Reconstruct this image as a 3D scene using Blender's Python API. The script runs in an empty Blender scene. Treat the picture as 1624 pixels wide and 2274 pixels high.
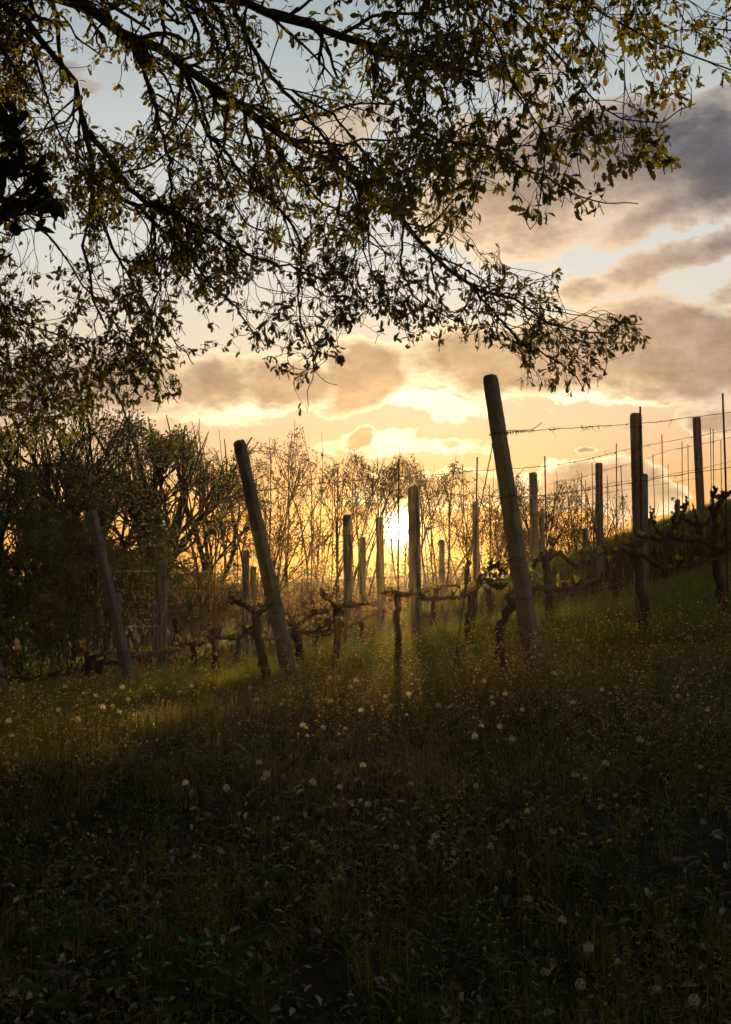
import bpy, math, random
import numpy as np
from mathutils import Vector, Matrix, Quaternion

scene = bpy.context.scene
R = math.radians
rng = np.random.default_rng(7)
random.seed(7)

# ------------------------------------------------------------------ camera
F_PX, W_PX, H_PX = 3158.0, 1624.0, 2274.0        # the photograph, measured at 1624 x 2274
PITCH = R(2.77)
CAM = np.array((0.0, 0.0, 1.4))
cam_data = bpy.data.cameras.new("camera")
cam = bpy.data.objects.new("camera", cam_data)
scene.collection.objects.link(cam)
cam_data.sensor_fit = 'VERTICAL'
cam_data.sensor_height = 36.0
cam_data.lens = 36.0 * F_PX / H_PX
cam_data.clip_start = 0.1
cam_data.clip_end = 4000
cam_data.dof.use_dof = False
cam.location = CAM
cam.rotation_euler = (math.pi / 2 + PITCH, 0, 0)
scene.camera = cam
scene.render.resolution_x, scene.render.resolution_y = 731, 1024

# ------------------------------------------------------------------ sun, sky, exposure
SUN_AZ, SUN_EL = R(1.38), R(2.13)
SUN_DIR = Vector((math.sin(SUN_AZ) * math.cos(SUN_EL), math.cos(SUN_AZ) * math.cos(SUN_EL), math.sin(SUN_EL)))
sun_data = bpy.data.lights.new("sun", 'SUN')
sun_data.energy = 5.0
sun_data.angle = R(0.6)
sun_data.color = (1.0, 0.66, 0.30)
sun = bpy.data.objects.new("sun", sun_data)
scene.collection.objects.link(sun)
sun.rotation_euler = SUN_DIR.to_track_quat('Z', 'Y').to_euler()

scene.view_settings.view_transform = 'Standard'
scene.view_settings.look = 'None'
scene.view_settings.exposure = 0.5
scene.view_settings.gamma = 1.0
scene.cycles.max_bounces = 6
scene.cycles.diffuse_bounces = 3
scene.cycles.transmission_bounces = 4
scene.cycles.transparent_max_bounces = 8
scene.cycles.volume_bounces = 0
scene.cycles.use_denoising = True
scene.cycles.sample_clamp_indirect = 4.0


class X:
    """a number in a node tree, with arithmetic"""
    nt = None

    def __init__(self, s): self.s = s

    @staticmethod
    def m(op, *a, clamp=False):
        n = X.nt.nodes.new('ShaderNodeMath'); n.operation = op; n.use_clamp = clamp
        for i, v in enumerate(a):
            if isinstance(v, X): X.nt.links.new(v.s, n.inputs[i])
            else: n.inputs[i].default_value = v
        return X(n.outputs[0])

    def __add__(a, b): return X.m('ADD', a, b)
    __radd__ = __add__
    def __sub__(a, b): return X.m('SUBTRACT', a, b)
    def __rsub__(a, b): return X.m('SUBTRACT', b, a)
    def __mul__(a, b): return X.m('MULTIPLY', a, b)
    __rmul__ = __mul__
    def __truediv__(a, b): return X.m('DIVIDE', a, b)
    def clamp(a): return X.m('ADD', a, 0.0, clamp=True)
    def smooth(a, lo, hi):
        n = X.nt.nodes.new('ShaderNodeMapRange'); n.interpolation_type = 'SMOOTHSTEP'
        X.nt.links.new(a.s, n.inputs[0])
        n.inputs[1].default_value = lo; n.inputs[2].default_value = hi
        return X(n.outputs[0])


def ramp(fac, stops):
    n = X.nt.nodes.new('ShaderNodeValToRGB')
    X.nt.links.new(fac.s, n.inputs[0])
    cr = n.color_ramp
    while len(cr.elements) < len(stops): cr.elements.new(0.5)
    for e, (p, c) in zip(cr.elements, stops):
        e.position = p; e.color = (*c, 1)
    return n.outputs[0]


def mixc(fac, a, b, mode='MIX'):
    n = X.nt.nodes.new('ShaderNodeMix'); n.data_type = 'RGBA'; n.blend_type = mode; n.clamp_result = False
    for sock, v in ((n.inputs[0], fac), (n.inputs[6], a), (n.inputs[7], b)):
        if isinstance(v, X): X.nt.links.new(v.s, sock)
        elif isinstance(v, bpy.types.NodeSocket): X.nt.links.new(v, sock)
        elif isinstance(v, tuple): sock.default_value = (*v, 1)
        else: sock.default_value = v
    return n.outputs[2]


def noise(vec, scale, detail=5, rough=0.55, dist=0.0):
    n = X.nt.nodes.new('ShaderNodeTexNoise')
    X.nt.links.new(vec, n.inputs['Vector'])
    n.inputs['Scale'].default_value = scale; n.inputs['Detail'].default_value = detail
    n.inputs['Roughness'].default_value = rough; n.inputs['Distortion'].default_value = dist
    return X(n.outputs['Fac'])


def comb(x, y, z=0.0):
    n = X.nt.nodes.new('ShaderNodeCombineXYZ')
    for i, v in enumerate((x, y, z)):
        if isinstance(v, X): X.nt.links.new(v.s, n.inputs[i])
        else: n.inputs[i].default_value = v
    return n.outputs[0]


def sky_angles(px, py):
    u, v = (px - W_PX / 2) / F_PX, (H_PX / 2 - py) / F_PX
    y, z = math.cos(PITCH) - math.sin(PITCH) * v, math.sin(PITCH) + math.cos(PITCH) * v
    return math.degrees(math.atan2(u, y)), math.degrees(math.atan2(z, math.hypot(u, y)))


def build_world():
    w = bpy.data.worlds.new("World"); scene.world = w; w.use_nodes = True
    nt = w.node_tree; X.nt = nt
    bg = nt.nodes['Background']
    sk = nt.nodes.new('ShaderNodeTexSky'); sk.sky_type = 'NISHITA'; sk.sun_disc = False
    sk.sun_elevation = SUN_EL; sk.sun_rotation = SUN_AZ
    tc = nt.nodes.new('ShaderNodeTexCoord')
    sp = nt.nodes.new('ShaderNodeSeparateXYZ'); nt.links.new(tc.outputs['Generated'], sp.inputs[0])
    x, y, z = (X(o) for o in sp.outputs)
    az = X.m('ARCTAN2', x, y) * 57.2958                       # degrees from north, right positive
    el = X.m('ARCSINE', z) * 57.2958                          # degrees above the horizon
    dt = X.m('MINIMUM', x * SUN_DIR.x + y * SUN_DIR.y + z * SUN_DIR.z, 1.0)
    an = X.m('ARCCOSINE', dt) * 57.2958                       # degrees from the sun
    # clear air: pale gold low down, milky above, grey blue overhead, dimmer away from the sun
    clear = ramp((el / 60.0).clamp(), [(0, (.60, .27, .055)), (.045, (.64, .36, .115)), (.10, (.81, .555, .35)), (.15, (.84, .71, .52)),
        (.21, (.76, .77, .71)), (.29, (.65, .69, .68)), (.38, (.42, .49, .53)), (.62, (.28, .33, .37)), (1, (.24, .26, .28))])
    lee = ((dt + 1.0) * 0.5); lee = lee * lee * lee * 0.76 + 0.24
    side = x.smooth(-.75, .75) * 1.45 + .28                # added weighting: unseen sky brighter right, darker left, so post faces differ in tone
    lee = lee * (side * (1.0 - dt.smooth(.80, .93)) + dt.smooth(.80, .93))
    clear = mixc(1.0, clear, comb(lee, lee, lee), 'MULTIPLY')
    nish = mixc(1.0, sk.outputs[0], (.10, .10, .10), 'MULTIPLY')
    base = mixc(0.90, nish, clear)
    # clouds
    P = comb(az, el)
    w1 = noise(comb(az * 0.8, el * 1.3, 3.1), 0.30, 4, .6) - 0.5
    w2 = noise(comb(az * 0.8, el * 1.3, 9.7), 0.30, 4, .6) - 0.5
    wf = noise(comb(az, el * 1.4, 21.0), 1.3, 6, .62) - 0.5
    X0, Y0 = az + w1 * 3.4 + wf * 0.5, el + w2 * 2.0 + wf * 0.5
    blobs = [  # px, py, rx, ry, gain, tilt
        (1330, 350, 400, 120, 1.15, 0), (1620, 340, 250, 120, 1.15, 0), (1130, 440, 230, 100, 1.0, 8), (1590, 255, 110, 40, .7, 0),
        (1180, 540, 190, 55, .75, 10), (1480, 470, 180, 45, .8, 28), (1530, 560, 210, 42, .95, 22), (1290, 640, 130, 34, .8, 8),
        (1590, 650, 80, 26, .7, 25), (1510, 780, 340, 100, 1.5, -3), (1410, 700, 120, 48, 1.0, 0), (1200, 810, 260, 72, 1.35, 0),
        (1000, 790, 150, 66, 1.0, 5), (805, 840, 110, 82, 1.5, 0), (770, 905, 75, 32, .9, 10), (630, 850, 130, 62, 1.25, 0),
        (470, 860, 130, 66, 1.1, 0), (270, 850, 170, 84, 1.1, 0), (90, 860, 150, 90, 1.0, 0), (797, 979, 42, 19, 1.3, 12), (1003, 981, 42, 15, .9, 0), (880, 990, 26, 10, .7, 0),
        (1330, 1072, 120, 46, 1.4, 0), (1225, 1085, 90, 48, 1.1, 0), (1430, 1110, 100, 36, 1.1, 0), (1050, 1095, 130, 42, 1.2, 0),
        (880, 1095, 100, 28, .8, 0), (1600, 925, 110, 46, .9, 0), (1310, 998, 26, 9, 1.0, 5), (190, 175, 70, 30, .5, 0), (15, 90, 50, 34, .5, 0),
        (760, 280, 160, 60, .6, 10), (1190, 175, 130, 42, .55, 8), (560, 400, 120, 50, .25, 0),
        # far outside the frame the deck goes on
        (2300, 300, 500, 160, 1.1, 0), (2500, 760, 600, 120, 1.3, 0), (-700, 800, 500, 120, 1.0, 0), (-900, 250, 400, 100, .6, 0)]
    D = None
    for (px, py, rx, ry, g, t) in blobs:
        a0, e0 = sky_angles(px, py)
        k = math.degrees(1.0 / F_PX)
        ct, st = math.cos(R(t)), math.sin(R(t))
        dx, dy = X0 - a0, Y0 - e0
        p = (dx * ct + dy * st) / (rx * k); q = (dy * ct - dx * st) / (ry * k)
        b = X.m('MAXIMUM', 1.0 - (p * p + q * q) * 0.62, 0.0) * g
        D = b if D is None else X.m('SMOOTH_MAX', D, b, 0.25)
    # loose clouds all over the rest of the sky
    rest = (noise(tc.outputs['Generated'], 2.6, 6, .6) - 0.52) * 2.2
    away = (1.0 - dt).smooth(0.20, 0.5)
    D = D + X.m('MAXIMUM', rest, 0.0) * away
    tex = noise(comb(az, el * 1.9, 4.0), 0.55, 7, .62) - 0.5
    dens = D + tex * 1.15 - 0.30
    alpha = dens.smooth(0.0, 0.19)
    thick = dens.smooth(0.03, 0.72)
    bil = noise(comb(az, el * 1.8, 7.0), 0.62, 7, .62, .3)
    an_n = (an / 40.0).clamp()
    core = ramp(an_n, [(.0, (.78, .46, .16)), (.10, (.64, .42, .20)), (.17, (.54, .365, .205)), (.31, (.50, .335, .215)), (.39, (.34, .25, .20)),
                       (.46, (.115, .112, .128)), (.7, (.11, .12, .145)), (1, (.085, .098, .125))])
    core = mixc(1.0, core, comb(bil * 1.5 + .28, bil * 1.5 + .28, bil * 1.45 + .30), 'MULTIPLY')
    rim = ramp(an_n, [(.0, (1.6, 1.25, .6)), (.15, (1.35, 1.02, .62)), (.28, (1.12, .82, .52)), (.42, (.66, .53, .40)), (.6, (.40, .40, .41)), (1, (.22, .24, .28))])
    ccol = mixc(thick, rim, core)
    lee2 = ((dt + 1.0) * 0.5); lee2 = lee2 * lee2 * 0.8 + 0.2
    ccol = mixc(1.0, ccol, comb(lee2, lee2, lee2), 'MULTIPLY')
    col = mixc(alpha * 0.96, base, ccol)
    # sun-struck thin cloud under the deck
    G = None
    for (px, py, rx, ry, g) in [(905, 893, 120, 30, .85), (1000, 905, 110, 20, .8), (920, 985, 180, 26, .9), (560, 905, 110, 40, .6), (1400, 880, 260, 13, .6), (1060, 985, 60, 26, .6), (500, 940, 90, 20, .5), (1230, 1035, 60, 20, .5)]:
        a0, e0 = sky_angles(px, py); k = math.degrees(1.0 / F_PX)
        p, q = (X0 - a0) / (rx * k), (Y0 - e0) / (ry * k)
        b = X.m('MAXIMUM', 1.0 - (p * p + q * q) * 0.6, 0.0) * g
        G = b if G is None else X.m('MAXIMUM', G, b)
    G = ((G + tex * 1.5) * (1.0 - thick)).smooth(0.25, 0.70)
    col = mixc(G, col, mixc(1.0, col, (.75, .62, .36), 'ADD'))
    # aureole and the sun's own dazzle
    def gs(a): return X.m('EXPONENT', an * an * (-1.0 / (a * a)))
    thin = 1.0 - alpha * 0.55
    glow = (gs(2.2) * 0.10 + gs(6.0) * 0.05) * thin
    col = mixc(1.0, col, comb(glow * 1.0, glow * .70, glow * .34), 'ADD')
    spot = gs(0.38) * 45.0 + gs(0.70) * 1.8 + gs(1.3) * 0.15
    col = mixc(1.0, col, comb(spot, spot * .86, spot * .55), 'ADD')
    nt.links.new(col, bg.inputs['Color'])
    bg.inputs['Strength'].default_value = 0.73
    w.cycles.sampling_method = 'MANUAL'; w.cycles.sample_map_resolution = 1024


build_world()


# ------------------------------------------------------------------ helpers
def P(px, py, d):
    """the point d metres north of the camera on the sight line measured at px, py"""
    u, v = (px - W_PX / 2) / F_PX, (H_PX / 2 - py) / F_PX
    y, z = math.cos(PITCH) - math.sin(PITCH) * v, math.sin(PITCH) + math.cos(PITCH) * v
    return CAM + np.array((u, y, z)) * (d / y)


def project(p):
    """pixels of world points (N,3)"""
    q = p - CAM
    f = q[:, 1] * math.cos(PITCH) + q[:, 2] * math.sin(PITCH)
    v = -q[:, 1] * math.sin(PITCH) + q[:, 2] * math.cos(PITCH)
    f = np.maximum(f, 0.05)
    return W_PX / 2 + F_PX * q[:, 0] / f, H_PX / 2 - F_PX * v / f


def unit(a):
    return a / np.maximum(np.linalg.norm(a, axis=-1, keepdims=True), 1e-9)


class MB:
    """collects polygons; build() links them as one mesh object"""

    def __init__(self):
        self.v, self.f, self.r, self.n = [], {}, {}, 0

    def add(self, v, faces, rnd=None):
        v = np.asarray(v, float).reshape(-1, 3)
        for f in faces:
            f = np.asarray(f, np.int64)
            if f.size == 0: continue
            k = f.shape[1]
            self.f.setdefault(k, []).append(f + self.n)
            rr = np.full(len(f), rng.random() if rnd is None else 0.0) if rnd is None or np.isscalar(rnd) else np.asarray(rnd)
            if rnd is not None and np.isscalar(rnd): rr = np.full(len(f), rnd)
            self.r.setdefault(k, []).append(rr)
        self.v.append(v); self.n += len(v)

    def tubes(self, paths, radii, n=5, cap=False, rnd=None):
        """paths (N,P,3), radii (N,P)"""
        paths = np.asarray(paths, float); radii = np.asarray(radii, float)
        if paths.ndim == 2: paths, radii = paths[None], radii[None]
        N, K, _ = paths.shape
        if N == 0: return
        t = np.empty_like(paths)
        t[:, 1:-1] = paths[:, 2:] - paths[:, :-2]; t[:, 0] = paths[:, 1] - paths[:, 0]; t[:, -1] = paths[:, -1] - paths[:, -2]
        t = unit(t)
        mean = unit(paths[:, -1] - paths[:, 0])
        ref = np.eye(3)[np.argmin(np.abs(mean), axis=1)][:, None, :]
        a = unit(np.cross(t, ref)); b = np.cross(t, a)
        ang = np.arange(n) * 2 * math.pi / n
        ring = (a[:, :, None, :] * np.cos(ang)[None, None, :, None] + b[:, :, None, :] * np.sin(ang)[None, None, :, None]) * radii[:, :, None, None]
        v = paths[:, :, None, :] + ring
        i = np.arange(N)[:, None, None] * K * n; j = np.arange(K - 1)[None, :, None] * n
        s = np.arange(n)[None, None, :]; s2 = (s + 1) % n
        f = np.stack([i + j + s, i + j + s2, i + j + n + s2, i + j + n + s], -1).reshape(-1, 4)
        fs = [f]
        rr = rng.random(N) if rnd is None else np.full(N, rnd)
        if cap:
            c0 = (np.arange(N)[:, None] * K * n + np.arange(n)[None, ::-1]); c1 = np.arange(N)[:, None] * K * n + (K - 1) * n + np.arange(n)[None]
            caps = np.concatenate([c0, c1])
            self.v.append(v.reshape(-1, 3))
            self.f.setdefault(4, []).append(f + self.n); self.r.setdefault(4, []).append(np.repeat(rr, (K - 1) * n))
            self.f.setdefault(n, []).append(caps + self.n); self.r.setdefault(n, []).append(np.concatenate([rr, rr]))
            self.n += N * K * n
        else:
            self.v.append(v.reshape(-1, 3))
            self.f.setdefault(4, []).append(f + self.n); self.r.setdefault(4, []).append(np.repeat(rr, (K - 1) * n))
            self.n += N * K * n

    def copies(self, pv, pf, M, T, rnd=None):
        """copies of the proto (pv, pf list) under matrices M (N,3,3) moved to T (N,3)"""
        N = len(T)
        if N == 0: return
        v = np.einsum('nij,kj->nki', M, pv) + T[:, None, :]
        rr = rng.random(N) if rnd is None else rnd
        for f in pf:
            f = np.asarray(f, np.int64)
            k = f.shape[1]
            g = (f[None] + (np.arange(N) * len(pv))[:, None, None]).reshape(-1, k) + self.n
            self.f.setdefault(k, []).append(g); self.r.setdefault(k, []).append(np.repeat(rr, len(f)))
        self.v.append(v.reshape(-1, 3)); self.n += N * len(pv)

    def box(self, c, s, rot=None, rnd=None):
        s = np.asarray(s) / 2
        v = np.array([(x, y, z) for z in (-1, 1) for y in (-1, 1) for x in (-1, 1)]) * s
        if rot is not None: v = v @ np.asarray(rot).T
        self.add(v + np.asarray(c), [[(0, 2, 3, 1), (4, 5, 7, 6), (0, 1, 5, 4), (2, 6, 7, 3), (0, 4, 6, 2), (1, 3, 7, 5)]], rnd)

    def build(self, name, mat, parent=None, smooth=True):
        me = bpy.data.meshes.new(name)
        if self.n:
            V = np.concatenate(self.v).astype(np.float32)
            me.vertices.add(len(V)); me.vertices.foreach_set('co', V.ravel())
            loops, starts, rnd, at = [], [], [], 0
            for k, fl in self.f.items():
                F = np.concatenate(fl); loops.append(F.ravel())
                starts.append(at + np.arange(len(F)) * k); at += F.size
                rnd.append(np.concatenate(self.r[k]))
            L = np.concatenate(loops).astype(np.int32); S = np.concatenate(starts).astype(np.int32)
            me.loops.add(len(L)); me.loops.foreach_set('vertex_index', L)
            me.polygons.add(len(S)); me.polygons.foreach_set('loop_start', S)
            if smooth: me.polygons.foreach_set('use_smooth', np.ones(len(S), bool))
            a = me.attributes.new('rnd', 'FLOAT', 'FACE'); a.data.foreach_set('value', np.concatenate(rnd).astype(np.float32))
            me.update(calc_edges=True)
        me.materials.append(mat)
        o = bpy.data.objects.new(name, me); scene.collection.objects.link(o)
        if parent is not None:
            o.parent = parent
            o.matrix_parent_inverse = Matrix.Translation(-parent.location)
        return o


def thing(name, label, cat, loc, group=None):
    o = bpy.data.objects.new(name, None); scene.collection.objects.link(o)
    o.location = Vector([float(c) for c in loc]); o.empty_display_size = 0.2
    tag(o, label, cat, group)
    return o


def tag(o, label, cat, group=None, kind=None):
    if label: o['label'] = label
    if cat: o['category'] = cat
    if group: o['group'] = group
    if kind: o['kind'] = kind
    return o


# ------------------------------------------------------------------ materials
def new_mat(name):
    m = bpy.data.materials.new(name); m.use_nodes = True
    X.nt = m.node_tree
    b = m.node_tree.nodes['Principled BSDF']
    return m, b, m.node_tree


def attr_rnd(nt):
    a = nt.nodes.new('ShaderNodeAttribute'); a.attribute_name = 'rnd'
    return X(a.outputs['Fac'])


def leaf_mat(name, stops, trans=0.45, tcol=None, rough=0.55, spec=0.3):
    """thin leaf: reflects and lets light through; colours vary from leaf to leaf"""
    m, b, nt = new_mat(name)
    r = attr_rnd(nt)
    c = ramp(r, [(i / max(1, len(stops) - 1), s) for i, s in enumerate(stops)])
    nt.links.new(c, b.inputs['Base Color'])
    b.inputs['Roughness'].default_value = rough
    b.inputs['Specular IOR Level'].default_value = spec
    t = nt.nodes.new('ShaderNodeBsdfTranslucent')
    tc = mixc(1.0, c, tcol or (1.5, 1.4, .5), 'MULTIPLY')
    nt.links.new(tc, t.inputs[0])
    mx = nt.nodes.new('ShaderNodeMixShader'); mx.inputs[0].default_value = trans
    nt.links.new(b.outputs[0], mx.inputs[1]); nt.links.new(t.outputs[0], mx.inputs[2])
    nt.links.new(mx.outputs[0], nt.nodes['Material Output'].inputs[0])
    return m


def rough_mat(name, c1, c2, scale=8.0, bump=0.4, rough=0.9, dist=0.01, speck=None, stretch=None, spec=0.2):
    m, b, nt = new_mat(name)
    tc = nt.nodes.new('ShaderNodeTexCoord')
    vec = tc.outputs['Object']
    if stretch:
        mp = nt.nodes.new('ShaderNodeMapping'); nt.links.new(vec, mp.inputs[0]); mp.inputs['Scale'].default_value = stretch; vec = mp.outputs[0]
    n1 = noise(vec, scale, 8, .65)
    n2 = noise(vec, scale * 6, 5, .6)
    c = ramp(n1, [(.3, c1), (.7, c2)])
    if speck:
        c = mixc(n2.smooth(.56, .70), c, speck)
    nt.links.new(c, b.inputs['Base Color'])
    b.inputs['Roughness'].default_value = rough
    b.inputs['Specular IOR Level'].default_value = spec
    bp = nt.nodes.new('ShaderNodeBump'); bp.inputs['Strength'].default_value = bump; bp.inputs['Distance'].default_value = dist
    h = n1 * .6 + n2 * .6
    nt.links.new(h.s, bp.inputs['Height']); nt.links.new(bp.outputs[0], b.inputs['Normal'])
    return m


M_CONC = rough_mat('weathered_concrete', (.115, .100, .084), (.200, .178, .150), 11, .9, .95, .012, (.065, .056, .046))
M_CONC2 = rough_mat('pale_concrete', (.12, .112, .10), (.20, .185, .165), 9, .5, .95, .006, (.11, .10, .09))
M_RUST = rough_mat('rusted_steel', (.045, .026, .016), (.085, .05, .03), 30, .4, .8, .002)
M_WIRE = rough_mat('old_wire', (.030, .024, .019), (.065, .052, .04), 40, .2, .6, .001)
M_VINE = rough_mat('vine_bark', (.030, .020, .013), (.075, .052, .034), 14, 1.0, .95, .02, stretch=(1, 1, .25))
M_OAKBARK = rough_mat('oak_bark', (.018, .013, .009), (.055, .042, .03), 18, 1.0, .95, .015)
M_TREEBARK = rough_mat('dark_bark', (.014, .010, .007), (.032, .023, .016), 12, .6, .95, .02)
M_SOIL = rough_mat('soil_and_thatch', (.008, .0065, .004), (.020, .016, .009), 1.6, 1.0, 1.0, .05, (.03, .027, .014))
M_OAKLEAF = leaf_mat('oak_leaf', [(.040, .054, .014), (.054, .064, .015), (.075, .066, .015), (.058, .050, .013)], .54, (2.05, 1.75, .36))
M_CATKIN = leaf_mat('oak_catkin', [(.07, .05, .02), (.10, .075, .03)], .3)
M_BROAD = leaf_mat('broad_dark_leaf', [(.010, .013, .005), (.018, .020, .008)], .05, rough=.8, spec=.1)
M_DENSE = leaf_mat('dense_tree_leaf', [(.022, .056, .016), (.034, .076, .020), (.052, .082, .018)], .45, (1.35, 1.6, .4))
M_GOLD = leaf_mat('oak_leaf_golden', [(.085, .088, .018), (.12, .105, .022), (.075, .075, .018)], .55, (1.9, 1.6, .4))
M_SPARSE = leaf_mat('thin_tree_leaf', [(.060, .050, .018), (.085, .065, .020), (.060, .062, .02)], .45, (1.7, 1.3, .4))
M_VLEAF = leaf_mat('young_vine_leaf', [(.125, .15, .03), (.18, .18, .038), (.16, .135, .033)], .60, (1.75, 1.55, .45))
M_GRASS = leaf_mat('grass_blade', [(.056, .074, .015), (.085, .094, .021), (.13, .112, .03), (.20, .15, .06)], .55, (1.8, 1.65, .5), .5)
M_HGRASS = leaf_mat('hill_grass_blade', [(.062, .094, .016), (.09, .125, .024), (.135, .135, .034)], .58, (1.6, 1.6, .4), .5)
M_WEED = leaf_mat('meadow_weed', [(.095, .115, .028), (.145, .145, .038), (.21, .17, .055)], .55, (1.8, 1.65, .5))
M_POD = leaf_mat('seed_pod', [(.30, .26, .09), (.42, .36, .15), (.58, .50, .28)], .65, (1.7, 1.5, .8))
M_YELLOW = leaf_mat('yellow_petal', [(.34, .30, .045), (.44, .38, .07), (.25, .25, .05)], .55, (1.6, 1.4, .6))
M_HERB = leaf_mat('herb_leaf', [(.030, .066, .018), (.050, .086, .022), (.040, .072, .024)], .40, (1.4, 1.6, .5), .8, .08)
M_LITTER = leaf_mat('fallen_oak_leaf', [(.045, .028, .016), (.085, .056, .034), (.06, .038, .022), (.18, .13, .09), (.52, .44, .34), (.10, .068, .042), (.05, .03, .018)], .10, (1.2, 1., .7), .7, .4)
M_DOWN = leaf_mat('dandelion_down', [(.58, .53, .45), (.70, .65, .56)], .75, (1.3, 1.2, .95))
M_STEM = leaf_mat('dandelion_stem', [(.07, .075, .025), (.10, .09, .035)], .35)
M_TWIG = rough_mat('bleached_twig', (.10, .08, .06), (.22, .19, .155), 25, .5, .9, .004)
M_BURR = rough_mat('dark_burr', (.016, .011, .008), (.04, .028, .018), 30, .5, .9, .004)


# ------------------------------------------------------------------ terrain
TPS_PTS = []
def _ctl(px, py, d): TPS_PTS.append(P(px, py, d))


for a in [(1190, 1505, 9.9), (645, 1500, 12.6), (292, 1533, 16.8), (15, 1558, 22.0), (363, 1511, 25.0), (346, 1506, 29.), (547, 1474, 26.0),
          (775, 1445, 21.9), (849, 1402, 26.4), (924, 1432, 18.9), (1334, 1283, 25.7), (1432, 1318, 25.0), (1560, 1168, 26.0), (1188, 1275, 30.0),
          (1425, 1425, 12.8), (1611, 1378, 14.5), (1220, 1386, 16.2), (885, 1500, 12.9), (1046, 1455, 14.3), (197, 1536, 17.0), (1480, 1303, 22.0),
          (1624, 1140, 34.0), (1500, 1198, 33.0), (1400, 1238, 33.0), (1200, 1310, 33.0), (1000, 1352, 32.0), (600, 1440, 32.0), (200, 1480, 32.0),
          (812, 1700, 7.3), (812, 1880, 5.9), (200, 1700, 7.6), (1450, 1700, 7.1), (1450, 1880, 5.8), (200, 1880, 6.1), (812, 1580, 8.7), (60, 1660, 9.0), (60, 1610, 11.5), (60, 1585, 15.0), (250, 1615, 10.0), (250, 1572, 13.0), (450, 1600, 9.4), (450, 1550, 12.0)]:
    _ctl(*a)
TPS_PTS += [np.array(p) for p in [(0, 0, 0.02), (-3, 0, .02), (3, 0, .05), (0, 4.2, .09), (-2, 4.2, .06), (2, 4.2, .11), (0, -10, 0.), (-10, 0, -.25), (10, 0, .6),
                                  (-12, 14, -.9), (-16, 26, -1.6), (12, 14, 2.0), (16, 26, 3.6), (12, 34, 3.4), (-10, -10, -.2), (10, -10, .4)]]
_C = np.array(TPS_PTS)


def _phi(r2): return np.where(r2 > 1e-9, 0.5 * r2 * np.log(np.maximum(r2, 1e-9)), 0.0)


_d2 = ((_C[:, None, :2] - _C[None, :, :2]) ** 2).sum(-1)
_K = _phi(_d2) + np.eye(len(_C)) * 0.25
_A = np.block([[_K, np.c_[np.ones(len(_C)), _C[:, :2]]], [np.c_[np.ones(len(_C)), _C[:, :2]].T, np.zeros((3, 3))]])
_W = np.linalg.solve(_A, np.r_[_C[:, 2], 0, 0, 0])


def sstep(a, lo, hi):
    t = np.clip((a - lo) / (hi - lo), 0, 1); return t * t * (3 - 2 * t)


def ground(x, y):
    x = np.atleast_1d(np.asarray(x, float)); y = np.atleast_1d(np.asarray(y, float))
    xc, yc = np.clip(x, -18, 18), np.clip(y, -10, 36)
    out = np.empty(x.shape)
    for s in range(0, x.size, 20000):
        xs, ys = xc.ravel()[s:s + 20000], yc.ravel()[s:s + 20000]
        r2 = (xs[:, None] - _C[None, :, 0]) ** 2 + (ys[:, None] - _C[None, :, 1]) ** 2
        out.ravel()[s:s + 20000] = _phi(r2) @ _W[:-3] + _W[-3] + _W[-2] * xs + _W[-1] * ys
    out = np.clip(out, -1.6, 4.2)
    out = out + 0.025 * np.sin(x * 2.1 + y * .7) * np.sin(y * 1.7 - x * .9) + .012 * np.sin(5.3 * x + 1.0) * np.sin(4.7 * y)
    r = np.hypot(x * .9, y - 8)
    th = np.arctan2(x, y + 1e-6)
    far = -4.0 + sstep(r, 62, 112) * (5.3 + .5 * np.sin(th * 9 + 1) + .3 * np.sin(th * 23))
    w = sstep(r, 27.5, 52)
    return out * (1 - w) + far * w


def G(x, y): return float(ground(x, y)[0])


def on_ground(px, py, h=0.0, d0=3.4, d1=45):
    """where the sight line at px, py passes h above the ground"""
    ds = np.linspace(d0, d1, 900)
    a, b = P(px, py, 1.0) - CAM, None
    pts = CAM + a * (ds / a[1])[:, None]
    g = pts[:, 2] - ground(pts[:, 0], pts[:, 1]) - h
    i = np.argmax(g < 0)
    return ds[i] if g.min() < 0 else None


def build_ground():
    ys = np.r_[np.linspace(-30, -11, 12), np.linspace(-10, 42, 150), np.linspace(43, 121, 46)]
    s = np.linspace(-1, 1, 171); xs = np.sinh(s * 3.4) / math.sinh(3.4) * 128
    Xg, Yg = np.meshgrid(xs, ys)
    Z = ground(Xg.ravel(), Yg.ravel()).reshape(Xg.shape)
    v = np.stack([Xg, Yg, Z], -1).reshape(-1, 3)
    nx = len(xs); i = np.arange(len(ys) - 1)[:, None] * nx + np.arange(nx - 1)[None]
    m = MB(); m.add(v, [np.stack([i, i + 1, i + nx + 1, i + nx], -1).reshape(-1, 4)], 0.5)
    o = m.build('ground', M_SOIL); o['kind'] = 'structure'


build_ground()


# ------------------------------------------------------------------ growing things
def resample(path, K):
    path = np.asarray(path, float)
    # smooth the measured points a little before resampling
    for _ in range(2):
        q = np.empty((len(path) * 2 - 2, 3)); q[0::2] = path[:-1] * .75 + path[1:] * .25; q[1::2] = path[:-1] * .25 + path[1:] * .75
        path = np.vstack([path[:1], q, path[-1:]]) if len(path) > 2 else path
    L = np.r_[0, np.cumsum(np.linalg.norm(np.diff(path, axis=0), axis=1))]
    t = np.linspace(0, L[-1], K)
    return np.stack([np.interp(t, L, path[:, i]) for i in range(3)], -1)


def along(paths, idx, t):
    K = paths.shape[1]
    f = t * (K - 1); i = np.minimum(f.astype(int), K - 2); w = (f - i)[:, None]
    a, b = paths[idx, i], paths[idx, i + 1]
    return a * (1 - w) + b * w, unit(b - a)


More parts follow.
